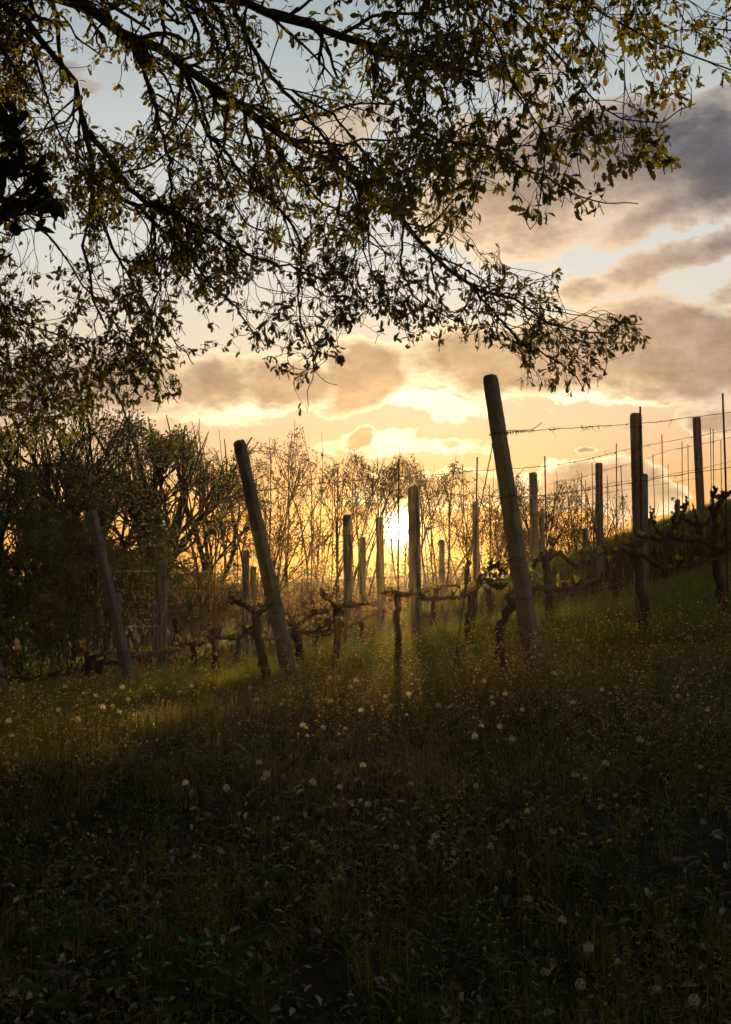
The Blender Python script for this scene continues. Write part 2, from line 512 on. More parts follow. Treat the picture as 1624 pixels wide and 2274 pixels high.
def grow(paths, radii, idx, t, length, ang, K=6, wander=.2, pull=(0, 0, 0), r0=.6, r1=.25, rmin=.0015, bias=None):
    """children of the paths idx at fractions t: curved, tapering"""
    N = len(idx)
    p0, tg = along(paths, idx, t)
    f = t * (paths.shape[1] - 1); i = np.minimum(f.astype(int), paths.shape[1] - 2)
    pr = radii[idx, i]
    q = rng.normal(size=(N, 3))
    if bias is not None: q = q + np.asarray(bias)
    perp = unit(q - (q * tg).sum(-1, keepdims=True) * tg)
    d = unit(tg * np.cos(ang)[:, None] + perp * np.sin(ang)[:, None])
    out = np.empty((N, K, 3)); out[:, 0] = p0
    step = (length / (K - 1))[:, None]
    for k in range(1, K):
        out[:, k] = out[:, k - 1] + d * step
        d = unit(d + rng.normal(size=(N, 3)) * wander + np.asarray(pull))
    rad = np.maximum(pr[:, None] * np.linspace(r0, r1, K)[None] * (.8 + .4 * rng.random((N, 1))), rmin)
    return out, rad


def frames(ax, up, roll=0.0):
    """matrices whose x axis is ax and whose z axis is near up"""
    ax = unit(ax); y = unit(np.cross(up, ax)); z = np.cross(ax, y)
    if not np.isscalar(roll) or roll:
        c, s = np.cos(roll)[:, None], np.sin(roll)[:, None]
        y, z = y * c + z * s, z * c - y * s
    return np.stack([ax, y, z], -1)


def leaf_proto(stations, fold=.25, curl=.25):
    """stations: (x, half width) from stalk to tip"""
    st = np.array(stations); n = len(st)
    mid = np.stack([st[:, 0], np.zeros(n), -curl * st[:, 0] ** 2], -1)
    l = mid + np.stack([np.zeros(n), st[:, 1], st[:, 1] * fold], -1); r = mid + np.stack([np.zeros(n), -st[:, 1], st[:, 1] * fold], -1)
    v = np.vstack([mid, l, r]); i = np.arange(n - 1)
    return v, [np.vstack([np.stack([i, i + 1, n + i + 1, n + i], -1), np.stack([i + 1, i, 2 * n + i, 2 * n + i + 1], -1)])]


OAK = leaf_proto([(0, .008), (.12, .02), (.22, .13), (.30, .075), (.42, .19), (.50, .115), (.62, .24), (.71, .16), (.82, .20), (.92, .10), (1, .01)], .3, .35)
OAKDRY = leaf_proto([(0, .01), (.15, .03), (.28, .15), (.38, .09), (.52, .22), (.62, .13), (.76, .24), (.86, .15), (1, .02)], .9, .5)
SIMPLE = leaf_proto([(0, .01), (.35, .22), (.7, .19), (1, .0)], .3, .3)
LANCE = leaf_proto([(0, .02), (.15, .03), (.4, .10), (.65, .13), (.85, .08), (1, .0)], .35, .6)
ELLIP = leaf_proto([(0, .01), (.08, .02), (.25, .16), (.5, .23), (.75, .17), (.92, .06), (1, 0)], .25, .3)
_a = np.linspace(-2.6, 2.6, 21)
_r = np.array([.35, .5, .42, .62, .5, .78, .6, .7, .62, .95, 1.1, .95, .62, .7, .6, .78, .5, .62, .42, .5, .35])
PALM = (np.vstack([[(0, 0, 0)], np.stack([.12 + _r * np.cos(_a) * .8, _r * np.sin(_a) * .62, .18 * np.abs(np.sin(_a * 2.2)) * _r], -1)]), [np.stack([np.zeros(20, int), np.arange(1, 21), np.arange(2, 22)], -1)])


def put_leaves(m, proto, pts, ax, up, size, rnd=None):
    M = frames(ax, up, rng.normal(size=len(pts)) * .5) * size[:, None, None]
    m.copies(proto[0], proto[1], M, pts, rnd)


# ------------------------------------------------------------------ the oak overhead
CANOPY = [(-900, -900), (2600, -900), (2600, 60), (1640, 190), (1600, 170), (1556, 185), (1560, 235), (1500, 262), (1492, 330), (1500, 365), (1420, 385), (1360, 395), (1440, 440),
          (1432, 485), (1395, 500), (1345, 470), (1300, 490), (1280, 520), (1210, 515), (1160, 480), (1150, 450), (1090, 440), (1062, 455), (1068, 478), (1050, 500), (1110, 545), (1125, 600), (1180, 622),
          (1170, 560), (1192, 565), (1200, 620), (1240, 590), (1260, 610), (1240, 660), (1262, 710), (1310, 690), (1322, 670), (1350, 700), (1415, 688), (1448, 738), (1425, 792), (1372, 792), (1362, 800), (1345, 840), (1300, 850), (1308, 880), (1250, 895),
          (1220, 870), (1160, 850), (1158, 790), (1130, 770), (1060, 780), (1050, 750), (1000, 755), (985, 770), (920, 755), (905, 785), (840, 755), (832, 700), (812, 700), (780, 735), (740, 760), (770, 780), (768, 805), (752, 800), (700, 790), (720, 840), (765, 850), (755, 885), (715, 890), (710, 925), (665, 925), (660, 880), (655, 840), (600, 825), (560, 770), (520, 790), (470, 770), (465, 830),
          (430, 855), (405, 840), (400, 900), (370, 915), (330, 880), (290, 905), (230, 890), (200, 960), (120, 1000), (60, 1020), (-60, 1040), (-900, 1100)]
GAPS = [(110, 540, 85, 60, .8), (290, 520, 60, 45, .75), (235, 600, 55, 40, .5), (385, 385, 55, 45, .6), (150, 120, 50, 40, .5), (215, 170, 55, 32, .6), (120, 250, 55, 70, .5), (690, 155, 70, 50, .5), (770, 285, 80, 35, .75), (620, 130, 50, 30, .5),
        (1335, 60, 40, 40, .6), (1390, 190, 50, 30, .6), (1330, 215, 40, 22, .6), (600, 640, 60, 35, .6), (470, 330, 40, 40, .4), (850, 560, 70, 40, .6), (1080, 225, 60, 40, .5), (1000, 240, 60, 40, .4), (870, 520, 60, 40, .5), (960, 470, 40, 40, .5), (1030, 560, 50, 40, .5), (560, 480, 50, 40, .4), (1000, 40, 50, 30, .4), (700, 690, 40, 60, .6), (440, 700, 40, 30, .4), (340, 640, 40, 30, .4), (60, 640, 50, 25, .4), (200, 720, 40, 30, .4), (800, 640, 40, 30, .5)]


def in_poly(px, py, poly):
    q = np.array(poly, float); inside = np.zeros(px.shape, bool)
    for (x1, y1), (x2, y2) in zip(q, np.roll(q, -1, 0)):
        c = ((y1 > py) != (y2 > py)); xx = (x2 - x1) * (py - y1) / np.where(y2 == y1, 1e-9, y2 - y1) + x1
        inside ^= c & (px < xx)
    return inside


def keep_mask(pts, gaps=True):
    px, py = project(pts)
    k = in_poly(px, py, CANOPY)
    if gaps:
        for (cx, cy, rx, ry, g) in GAPS:
            k &= ~((((px - cx) / rx) ** 2 + ((py - cy) / ry) ** 2 < 1) & (rng.random(len(px)) < g))
    return k


def build_oak():
    base = np.array((-5.3, 9.2, 0.0)); base[2] = G(base[0], base[1])
    root = thing('oak_tree', 'spreading oak with drooping leafy boughs and catkins arching over the whole upper picture', 'tree', base)
    crotch = base + (.35, -.3, 4.0)
    tr = MB()
    path = resample([base + (0, 0, -.3), base + (0, 0, .2), base + (.05, 0, 1.4), base + (.2, -.1, 2.8), crotch, crotch + (-.3, .1, 1.3), crotch + (-.1, .5, 2.2)], 40)
    rad = np.interp(np.linspace(0, 1, 40), [0, .08, .2, .6, 1], [.55, .40, .33, .26, .09])
    tr.tubes(path, rad, 14)
    tr.build('trunk', M_OAKBARK, root)

    T = crotch
    def limb(pts, d0, d1, r0, r1, pre=()):
        n = len(pts)
        w = [P(x, y, d0 + (d1 - d0) * i / max(1, n - 1)) for i, (x, y) in enumerate(pts)]
        return list(pre) + w, r0, r1
    up = lambda x, y, z: np.array((x, y, z), float)
    limbs = [
        # heavy limbs from the trunk
        limb([(20, 0), (43, 30), (63, 57), (90, 87), (113, 120), (140, 157), (163, 180), (177, 213), (183, 253), (188, 287), (197, 327), (205, 367), (208, 400), (203, 433), (200, 480), (183, 540), (187, 574), (197, 614), (203, 660), (216, 700), (233, 720)], 9.6, 9.9, .085, .012, [T, T + (.9, .1, 1.2)]),
        limb([(187, 0), (213, 20), (253, 53), (286, 73), (320, 93), (360, 117), (400, 140), (480, 195), (575, 266), (618, 293), (658, 316), (691, 333), (741, 362), (775, 390), (808, 416), (841, 446), (875, 466), (901, 500), (918, 521), (948, 551), (985, 584), (1018, 611), (1048, 634), (1083, 647), (1113, 654), (1153, 670), (1186, 687), (1213, 714), (1246, 727), (1290, 734), (1350, 747), (1385, 742)], 10.0, 10.6, .125, .008, [T, T + (1.2, .3, 1.5)]),
        limb([(490, 0), (541, 13), (581, 23), (628, 37), (675, 50), (708, 63), (748, 80), (795, 93), (841, 103), (885, 117), (935, 133), (974, 147), (1024, 160), (1071, 167)], 8.6, 8.2, .085, .034, [T + (0, 0, .2), T + (1.6, -.2, 2.0)]),
        limb([(1313, 3), (1343, 30), (1373, 50), (1409, 77), (1443, 90), (1483, 110), (1526, 133), (1573, 137), (1603, 157), (1640, 178), (1720, 190)], 6.2, 6.4, .035, .006, [T + (-.2, .1, 1.0), up(-2.8, 7.6, 6.2), up(-.6, 6.6, 5.4)]),
        limb([(1083, 33), (1103, 117), (1143, 187), (1170, 233), (1196, 267), (1210, 300), (1210, 353), (1203, 393), (1200, 440)], 6.0, 5.8, .026, .006, [T + (-.2, .1, 1.0), up(-2.8, 7.4, 6.0), up(-.4, 6.3, 4.9)]),
        limb([(1055, 70), (1060, 110), (1062, 150)], 5.4, 5.4, .012, .005, [up(-.4, 6.3, 4.9), up(.1, 5.8, 4.6)]),
        limb([(1160, 40), (1230, 110), (1283, 170), (1310, 210), (1336, 240), (1400, 270), (1466, 277), (1516, 240), (1546, 230)], 6.3, 6.6, .022, .004, [up(-.6, 6.6, 5.4)]),
        limb([(970, 310), (1010, 318), (1083, 323), (1116, 343), (1150, 367), (1183, 383), (1233, 400), (1270, 430), (1316, 450), (1370, 450), (1418, 452)], 7.4, 6.8, .02, .004, [P(905, 240, 7.8), P(940, 290, 7.6)]),
        limb([(1480, -40), (1500, 20), (1530, 60), (1580, 60), (1640, 70)], 6.6, 6.8, .016, .005, [up(-.6, 6.6, 5.4), up(1.0, 6.6, 4.9)]),
        # boughs that leave the heavy limbs
        limb([(197, 290), (213, 316), (246, 350), (263, 383), (283, 420), (310, 443), (346, 460), (383, 473), (433, 493), (483, 526), (520, 545), (571, 574), (608, 584), (651, 597), (701, 611), (760, 640)], 9.75, 9.4, .04, .007),
        limb([(206, 395), (253, 430), (290, 450), (320, 473), (346, 500), (377, 520), (400, 537), (426, 567), (450, 607), (480, 647), (520, 680), (550, 720), (590, 770)], 9.85, 10.2, .034, .007),
        limb([(204, 430), (217, 467), (228, 495), (240, 524), (256, 564), (276, 597), (296, 634), (316, 660), (345, 700), (390, 760), (430, 810)], 9.85, 10.2, .024, .006),
        limb([(300, 80), (313, 133), (333, 180), (346, 240), (353, 283), (366, 320), (373, 353), (380, 393), (383, 466), (386, 520), (380, 580), (365, 640)], 10.05, 9.6, .034, .007),
        limb([(366, 120), (396, 140), (420, 176), (443, 260), (463, 300), (500, 333), (520, 366), (541, 400), (600, 440), (640, 480), (660, 520), (668, 580), (668, 634), (661, 674), (660, 707), (681, 740), (698, 774), (700, 824), (688, 857), (685, 904)], 10.05, 9.7, .03, .004),
        limb([(520, 10), (541, 60), (558, 103), (585, 143), (618, 187), (655, 227), (685, 263), (711, 297), (741, 335), (790, 370), (850, 440), (900, 480)], 8.7, 9.9, .03, .008),
        limb([(400, 140), (440, 200), (460, 280), (480, 350), (510, 420), (541, 497), (591, 517), (628, 537), (680, 560)], 10.05, 9.6, .022, .006),
        limb([(815, 400), (868, 393), (901, 380), (948, 353), (998, 323), (1040, 315)], 10.15, 9.6, .03, .006),
        limb([(1024, 158), (1035, 130), (1048, 107), (1060, 60), (1080, 20)], 8.3, 8.0, .022, .01),
        limb([(895, 496), (893, 540), (891, 574), (895, 607), (908, 634), (925, 664), (968, 691), (1008, 711), (1035, 721), (1080, 728)], 10.25, 10.0, .018, .004),
        limb([(893, 590), (885, 640), (873, 680), (878, 721), (905, 737), (935, 744)], 10.2, 10.0, .010, .004),
        limb([(1045, 632), (1076, 667), (1106, 701), (1140, 744), (1163, 771), (1190, 777), (1233, 797), (1263, 821), (1286, 847), (1298, 871)], 10.4, 10.2, .02, .006),
        limb([(1083, 648), (1090, 700), (1120, 730), (1160, 800), (1180, 830)], 10.4, 10.3, .009, .003),
        limb([(1240, 726), (1260, 770), (1290, 800), (1330, 820)], 10.5, 10.5, .008, .003),
        limb([(1300, 736), (1325, 705), (1345, 695), (1370, 700)], 10.55, 10.5, .008, .003),
        limb([(1345, 746), (1370, 722), (1400, 712), (1420, 722)], 10.6, 10.5, .008, .003),
        limb([(1350, 747), (1375, 765), (1400, 760), (1415, 748)], 10.6, 10.6, .008, .003),
        limb([(1320, 742), (1345, 775), (1350, 805), (1340, 835)], 10.55, 10.6, .008, .003),
        limb([(1140, 664), (1160, 640), (1190, 625), (1215, 625), (1245, 610)], 10.4, 10.6, .009, .003),
        limb([(1170, 678), (1190, 665), (1225, 670), (1250, 690)], 10.4, 10.6, .008, .003),
        limb([(1246, 727), (1280, 705), (1310, 690), (1325, 680)], 10.5, 10.6, .007, .003),
        limb([(698, 780), (725, 788), (750, 790)], 9.7, 9.7, .006, .003),
        limb([(700, 824), (723, 850), (750, 855)], 9.7, 9.7, .005, .003),
        limb([(728, 661), (760, 655), (801, 667), (841, 674), (881, 674)], 9.6, 9.9, .012, .004, [P(660, 600, 9.45), P(700, 640, 9.5)]),
        limb([(650, 200), (690, 230), (740, 250), (800, 330), (850, 390), (905, 440), (950, 480), (1000, 500), (1050, 520)], 9.0, 10.0, .018, .004),
        limb([(560, 260), (600, 310), (640, 370), (690, 420), (740, 470), (800, 500), (850, 540), (860, 600), (840, 650), (850, 700)], 10.0, 9.8, .022, .005),
        limb([(760, 380), (790, 430), (800, 490), (790, 560), (770, 620), (765, 680), (750, 720)], 10.1, 9.9, .018, .004),
        # low boughs at the left edge
        limb([(-50, 420), (20, 450), (67, 474), (90, 500), (113, 537), (143, 570), (190, 640), (260, 720), (330, 800), (370, 870), (395, 895)], 9.5, 10.2, .03, .005, [T + (0, 0, -.4), T + (1.0, .2, -.3)]),
        limb([(-60, 620), (0, 660), (20, 690), (43, 727), (67, 750), (87, 784), (110, 797), (140, 805)], 9.2, 9.6, .022, .005, [T + (0, 0, -.8), T + (1.1, .1, -1.0)]),
        limb([(-40, 700), (0, 697), (43, 720), (83, 730), (133, 740), (173, 760), (213, 787), (260, 810), (300, 840), (340, 875)], 9.6, 10.0, .024, .005, [T + (0, 0, -.9), T + (1.1, .3, -1.2)]),
        limb([(-60, 880), (0, 904), (33, 917), (83, 927), (150, 927), (187, 915)], 8.6, 8.8, .016, .005, [T + (0, 0, -1.6), T + (1.0, -.2, -2.2)]),
        limb([(-60, 780), (0, 800), (50, 830), (90, 880), (120, 940)], 8.6, 8.8, .014, .004, [T + (0, 0, -1.2), T + (1.0, -.2, -1.8)]),
        limb([(-30, 120), (10, 200), (40, 300), (60, 400), (50, 480), (20, 540)], 9.3, 9.0, .02, .005, [T, T + (.8, 0, .9)]),
        limb([(60, 60), (80, 130), (100, 200), (120, 270), (150, 330), (165, 380)], 9.55, 9.2, .022, .006),
    ]
    br = MB()
    K = 30
    LP, LR, LL = [], [], []
    for pts, r0, r1 in limbs:
        p = resample(pts, K)
        p[1:-1] += rng.normal(size=(K - 2, 3)) * min(.012, r0 * .25)
        LP.append(p)
        r = np.linspace(r0 * .56, max(r1 * .6, .0022), K)
        LR.append(r); LL.append(np.linalg.norm(np.diff(p, axis=0), axis=1).sum())
    LP, LR, LL = np.array(LP), np.array(LR), np.array(LL)
    br.tubes(LP, LR, 8)
    # boughs
    idx = np.repeat(np.arange(len(LL)), np.maximum(1, (LL * 3.3).astype(int)))
    t = rng.uniform(.12, .96, len(idx))
    bp, brd = grow(LP, LR, idx, t, rng.uniform(.45, 1.15, len(idx)), rng.uniform(.45, 1.15, len(idx)), 9, .20, (.02, 0, -.05), .45, .2, .0026, bias=(.15, 0, -.3))
    k = keep_mask(bp[:, -1], False) & keep_mask(bp[:, 5], False); bp, brd = bp[k], brd[k]
    br.tubes(bp, brd, 5)
    allp = [LP, bp]
    # twigs
    twp, twr = [], []
    for pp, rr, dens in ((LP, LR, 8.6), (bp, brd, 8.6)):
        ln = np.linalg.norm(np.diff(pp, axis=1), axis=2).sum(1)
        idx = np.repeat(np.arange(len(ln)), np.maximum(2, (ln * dens).astype(int)))
        t = rng.uniform(.1, 1, len(idx))
        q, r = grow(pp, rr, idx, t, rng.uniform(.18, .5, len(idx)), rng.uniform(.4, 1.2, len(idx)), 6, .26, (.0, 0, -.07), .5, .3, .0022, bias=(.1, 0, -.25))
        k = keep_mask(q[:, -1]); twp.append(q[k]); twr.append(r[k])
    tw, twr = np.concatenate(twp), np.concatenate(twr)
    br.tubes(tw, twr, 4)
    idx = np.repeat(np.arange(len(tw)), 4)
    t = rng.uniform(.3, 1, len(idx))
    sp, spr = grow(tw, twr, idx, t, rng.uniform(.06, .2, len(idx)), rng.uniform(.4, 1.2, len(idx)), 4, .25, (0, 0, -.05), .7, .5, .0014)
    k = keep_mask(sp[:, -1]); sp, spr = sp[k], spr[k]
    br.tubes(sp, spr, 3)
    br.build('branches', M_OAKBARK, root)
    # leaves: rosettes at the ends, a few along the shoots
    ends = np.concatenate([sp[:, -1], tw[:, -1]]); edir = unit(np.concatenate([sp[:, -1] - sp[:, -2], tw[:, -1] - tw[:, -2]]))
    n = rng.integers(3, 7, len(ends)); n = np.where((project(ends)[1] > 560) & (project(ends)[0] > 1000), np.maximum(2, n - 1), n); idx = np.repeat(np.arange(len(ends)), n)
    pts = ends[idx] + rng.normal(size=(len(idx), 3)) * .012
    ax = unit(edir[idx] * .55 + rng.normal(size=(len(idx), 3)) * .75 + np.array((0, 0, -.35)))
    i2 = rng.integers(0, len(tw), int(len(tw) * 2.2)); p2, t2 = along(tw, i2, rng.uniform(.2, 1, len(i2)))
    pts = np.vstack([pts, p2]); ax = np.vstack([ax, unit(t2 * .4 + rng.normal(size=t2.shape) * .7 + np.array((0, 0, -.3)))])
    k = keep_mask(pts + ax * .03); pts, ax = pts[k], ax[k]
    sz = rng.uniform(.028, .070, len(pts)) * rng.uniform(.8, 1.15, len(pts))
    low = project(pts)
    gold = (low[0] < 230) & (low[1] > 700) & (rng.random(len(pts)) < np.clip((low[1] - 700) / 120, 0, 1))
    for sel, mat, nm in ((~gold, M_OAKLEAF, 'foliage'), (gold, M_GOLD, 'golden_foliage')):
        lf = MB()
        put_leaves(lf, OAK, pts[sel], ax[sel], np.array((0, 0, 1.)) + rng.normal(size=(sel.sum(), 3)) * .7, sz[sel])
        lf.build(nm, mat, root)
    # catkins
    ck = rng.random(len(ends)) < .33
    e = np.repeat(ends[ck], rng.integers(1, 4, ck.sum()), axis=0); e = e + rng.normal(size=e.shape) * .012
    Kc = 9
    ln = rng.uniform(.03, .07, len(e)); s = np.linspace(0, 1, Kc)
    sway = rng.normal(size=(len(e), 1, 3)) * .012
    cp = e[:, None, :] + np.array((0, 0, -1.)) * (ln[:, None] * s[None])[:, :, None] + sway * (s ** 2)[None, :, None]
    cr = np.where(np.arange(Kc) % 2 == 0, .0013, .0032)[None].repeat(len(e), 0)
    cm = MB(); cm.tubes(cp, cr, 4)
    cm.build('catkins', M_CATKIN, root)
    print('oak leaves', len(pts), 'twigs', len(tw), len(sp))


build_oak()


def build_burr():
    c = P(756, 799, 9.7)
    m = MB()
    lat = np.linspace(-1.45, 1.45, 9); n = 14
    v = []
    for a in lat:
        for b in np.arange(n) * 2 * math.pi / n:
            v.append(np.array((math.cos(a) * math.cos(b), math.cos(a) * math.sin(b), math.sin(a))) * (.028 + .003 * rng.random()))
    i = np.arange(8)[:, None] * n; s = np.arange(n)[None]; s2 = (s + 1) % n
    m.add(np.array(v) + c, [np.stack([i + s, i + s2, i + n + s2, i + n + s], -1).reshape(-1, 4), [tuple(range(n))[::-1]], [tuple(range(8 * n, 9 * n))]])
    root = thing('spiky_burr', 'round dark bristly burr hanging from a low oak twig against the cloud', 'burr', c)
    m.build('body', M_BURR, root)
    d = unit(rng.normal(size=(170, 3)))
    p = np.stack([c + d * .024, c + d * .032, c + d * rng.uniform(.036, .044, (170, 1))], 1)
    b = MB(); b.tubes(p, np.array([[.0011, .0009, .0003]] * 170), 3); b.build('bristles', M_BURR, root)
    t = MB(); t.tubes(np.array([P(750, 790, 9.7), P(753, 791, 9.7), P(756, 795, 9.7)]), np.array([.002, .002, .002]), 5); t.build('stalk', M_OAKBARK, root)


build_burr()


def build_broadleaf():
    base = np.array((-3.1, 5.3, 0.)); base[2] = G(*base[:2])
    root = thing('broadleaf_tree', 'near black large oval leaves on a branch poking in at the left edge', 'tree', base)
    tr = MB()
    path = resample([base + (0, 0, -.2), base + (.1, 0, 1.2), base + (.4, -.1, 2.6), base + (.6, 0, 3.9)], 20)
    rad = np.linspace(.09, .03, 20); tr.tubes(path, rad, 9); tr.build('trunk', M_OAKBARK, root)
    L = [resample([path[13], P(-60, 470, 5.1), P(30, 440, 5.0), P(85, 400, 5.0)], 12), resample([path[12], P(-80, 520, 5.0), P(10, 480, 4.9), P(70, 470, 4.9)], 12),
         resample([path[15], P(-90, 330, 5.2), P(-10, 300, 5.2), P(40, 290, 5.2)], 12), resample([path[14], P(-60, 420, 5.0), P(10, 375, 5.0), P(60, 345, 5.0)], 12)]
    L = np.array(L); Rr = np.linspace(.018, .005, 12)[None].repeat(4, 0)
    br = MB(); br.tubes(L, Rr, 6)
    idx = np.repeat(np.arange(4), 16); t = rng.uniform(.5, 1, 64)
    q, r = grow(L, Rr, idx, t, rng.uniform(.06, .14, 64), rng.uniform(.3, 1.0, 64), 5, .2, (0, 0, 0), .6, .4, .003)
    br.tubes(q, r, 5); br.build('branches', M_OAKBARK, root)
    lf = MB()
    e = np.repeat(q[:, -1], 14, 0); d = np.repeat(unit(q[:, -1] - q[:, -2]), 14, 0)
    ax = unit(d * .5 + rng.normal(size=e.shape) * .7 + (0, 0, -.25))
    px, py = project(e + ax * .08)
    k = (px < 140) & (py < 508) & ~((py < 285) & (px > 62))
    k &= ~((py < 200))
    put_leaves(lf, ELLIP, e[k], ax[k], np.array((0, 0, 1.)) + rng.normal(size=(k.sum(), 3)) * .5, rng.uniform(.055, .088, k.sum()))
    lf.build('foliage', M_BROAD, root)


build_broadleaf()


# ------------------------------------------------------------------ concrete posts
def post_frame(top, bot, yaw):
    ax = unit(top - bot); x = np.array((math.cos(yaw), math.sin(yaw), 0.)); x = unit(x - ax * x.dot(ax)); y = np.cross(ax, x)
    return np.stack([x, y, ax], -1)


def solid_post(m, bot, top, w, yaw, K=40, rough=.0011, taper=.77):
    """chamfered square shaft with a worn rounded head"""
    L = np.linalg.norm(top - bot); M = post_frame(top, bot, yaw)
    c = .09
    pr = []
    for k in range(4):
        a = k * math.pi / 2
        for (x, y) in ((1, -1 + c), (1, -.33), (1, .33), (1, 1 - c), (1 - c * .35, 1 - c * .35)):
            pr.append((x * math.cos(a) - y * math.sin(a), x * math.sin(a) + y * math.cos(a)))
    pr = np.array(pr) * w / 2; n = len(pr)
    zs = np.r_[np.linspace(0, L - .05, K), L - .035, L - .018, L - .006, L]
    sc = np.r_[np.linspace(1, taper, K), taper * .97, taper * .88, taper * .70, taper * .42]
    v = np.empty((len(zs), n, 3))
    lump = rng.normal(size=(len(zs), n)) * rough + rng.normal(size=(len(zs), 1)) * rough * .3
    lump[-4:] += rng.normal(size=(4, n)) * .004
    for i, (z, s) in enumerate(zip(zs, sc)):
        q = pr * s; r = np.linalg.norm(q, axis=1, keepdims=True)
        v[i, :, :2] = q * (1 + lump[i][:, None] / r); v[i, :, 2] = z + (rng.normal(size=n) * .004 if i > K - 1 else 0)
    v = v.reshape(-1, 3) @ M.T + bot
    i = np.arange(len(zs) - 1)[:, None] * n; s = np.arange(n)[None]; s2 = (s + 1) % n
    m.add(v, [np.stack([i + s, i + s2, i + n + s2, i + n + s], -1).reshape(-1, 4), [tuple(range((len(zs) - 1) * n, len(zs) * n))]], .5)
    return M, L


def slotted_post(m, bot, top, w, yaw, slot=.10, pitch=.20, gap=.022):
    """two rails with bridges between them: the cast post with a line of open slots"""
    L = np.linalg.norm(top - bot); M = post_frame(top, bot, yaw)
    rail = (w - gap) / 2; dep = w * .92
    K = 26
    for sgn in (-1, 1):
        n = 8; ch = .22
        pr = np.array([(1, -1 + ch), (1, 1 - ch), (1 - ch, 1), (-1 + ch, 1), (-1, 1 - ch), (-1, -1 + ch), (-1 + ch, -1), (1 - ch, -1)]) * (rail / 2, dep / 2)
        zs = np.r_[np.linspace(0, L - .04, K), L - .02, L - .006]
        v = np.empty((len(zs), n, 3))
        for i, z in enumerate(zs):
            f = 1.0 if i < K else (.9 if i == K else .72)
            off = sgn * (gap / 2 + rail / 2) * (1 if i < K else f + .02)
            v[i, :, 0] = pr[:, 0] * (1 if i < K else 1) * (1 if i < K else f) + off + rng.normal() * .0006
            v[i, :, 1] = pr[:, 1] * f + rng.normal() * .0006
            v[i, :, 2] = z
        vv = v.reshape(-1, 3) @ M.T + bot
        i = np.arange(len(zs) - 1)[:, None] * n; s = np.arange(n)[None]; s2 = (s + 1) % n
        m.add(vv, [np.stack([i + s, i + s2, i + n + s2, i + n + s], -1).reshape(-1, 4), [tuple(range((len(zs) - 1) * n, len(zs) * n))]], .5)
    z = 0.0
    while z < L - .03:
        h = min(pitch - slot, L - .012 - z)
        if z + pitch > L - .10: h = L - .012 - z
        m.box((M @ np.array((0, 0, z + h / 2))) + bot, (gap + .01, dep * .80, h), M, .5)
        z += pitch
        if h > pitch: break
    return M, L


def wire_ring(M, c, w, r=.003):
    """wire bound round a square shaft at its axis point c"""
    h = w / 2 + r * .6
    pts = [(h, -h), (h, h), (-h, h), (-h, -h), (h, -h)]
    out = []
    for (a, b), (c2, d2) in zip(pts[:-1], pts[1:]):
        for t in (0.06, .5, .94): out.append((a + (c2 - a) * t, b + (d2 - b) * t, (rng.random() - .5) * .012))
    out.append(out[0])
    return np.array(out) @ M.T + c


ROW = unit(np.array((.30, .95, 0.)))
POSTS = []


def post(px, py, bx, d, label, style='slot', w=.096, by=None, db=None, yaw=None, ties=(), group=None, mat=None):
    top = P(px, py, d)
    db = db or d
    b = P(bx, by if by else 1400, db)
    base = np.array((b[0], b[1], G(b[0], b[1])))
    o = thing('end_post' if style == 'solid' else 'vineyard_post', label, 'post', base, group)
    yaw = R(rng.uniform(18, 30)) if yaw is None else R(yaw)
    m = MB()
    ax = unit(top - base); bot = base - ax * .35
    if style == 'solid': M, L = solid_post(m, bot, top, w, yaw)
    elif style == 'round': M, L = solid_post(m, bot, top, w, yaw, 24, .001, .96)
    elif style == 'dots': M, L = slotted_post(m, bot, top, w, yaw, .035, .20, .016)
    else: M, L = slotted_post(m, bot, top, w, yaw)
    m.build('shaft', mat or (M_CONC if style == 'solid' and d < 15 else M_CONC2), o, smooth=(style == 'round'))
    H = np.linalg.norm(top - base)
    for f in ties:
        for k in range(2 if style == 'solid' else 1):
            t = MB(); c = base + ax * H * f + ax * .012 * k
            ring = wire_ring(M, c, w * (1.0 - .07 * f if style == 'solid' else 1.0)); t.tubes(ring, np.full(len(ring), .0028), 5)
            t.build('wire_tie', M_WIRE, o)
    return o, top, base


gp = 'upright concrete posts in the vine rows'
PA = post(1088, 832, 1190, 9.9, 'tallest leaning concrete end post with a chipped top, nearest on the right', 'solid', .106, 1505, 9.9, 57, (.80, .59, .385, .255))
PB = post(531, 978, 645, 12.6, 'leaning concrete end post left of the sun, second tallest of the leaning ones', 'solid', .108, 1500, 12.6, 56, (.80, .62, .42, .27))
PC = post(204, 1133, 292, 16.8, 'leaning grey concrete end post before the dense dark trees at left', 'solid', .108, 1533, 16.8, 58, (.80, .53, .36, .20))
PD = post(-62, 1262, 15, 22.0, 'leaning concrete end post cut off by the left edge of the picture', 'solid', .108, 1560, 22., 58, (.45, .25))
post(361, 1245, 363, 25.0, 'slotted concrete post, tallest upright one between the two left leaning posts', 'slot', .125, ties=(.75, .55, .3), group=gp)
post(343, 1334, 346, 31.0, 'narrow pale concrete post touching the left side of a taller slotted post', 'slot', .11, ties=(.5,), group=gp)
post(193, 1336, 195, 31.0, 'pale slotted post behind a vine trunk just left of the grey leaning end post', 'slot', .115, ties=(.6,), group=gp)
post(114, 1400, 125, 33.0, 'small pale post tilted slightly left, standing right of the amber bottle', 'slot', .11, ties=(.5,), group=gp)
post(262, 1316, 261, 28.0, 'pale post showing behind the middle of the grey leaning end post', 'slot', .12, group=gp)
post(388, 1384, 398, 37.0, 'small far post with a round top right of the slotted post pair', 'round', .12, group=gp)
post(546, 1220, 547, 26.0, 'slotted concrete post close to the left of the second leaning end post', 'slot', .118, ties=(.7, .4), group=gp)
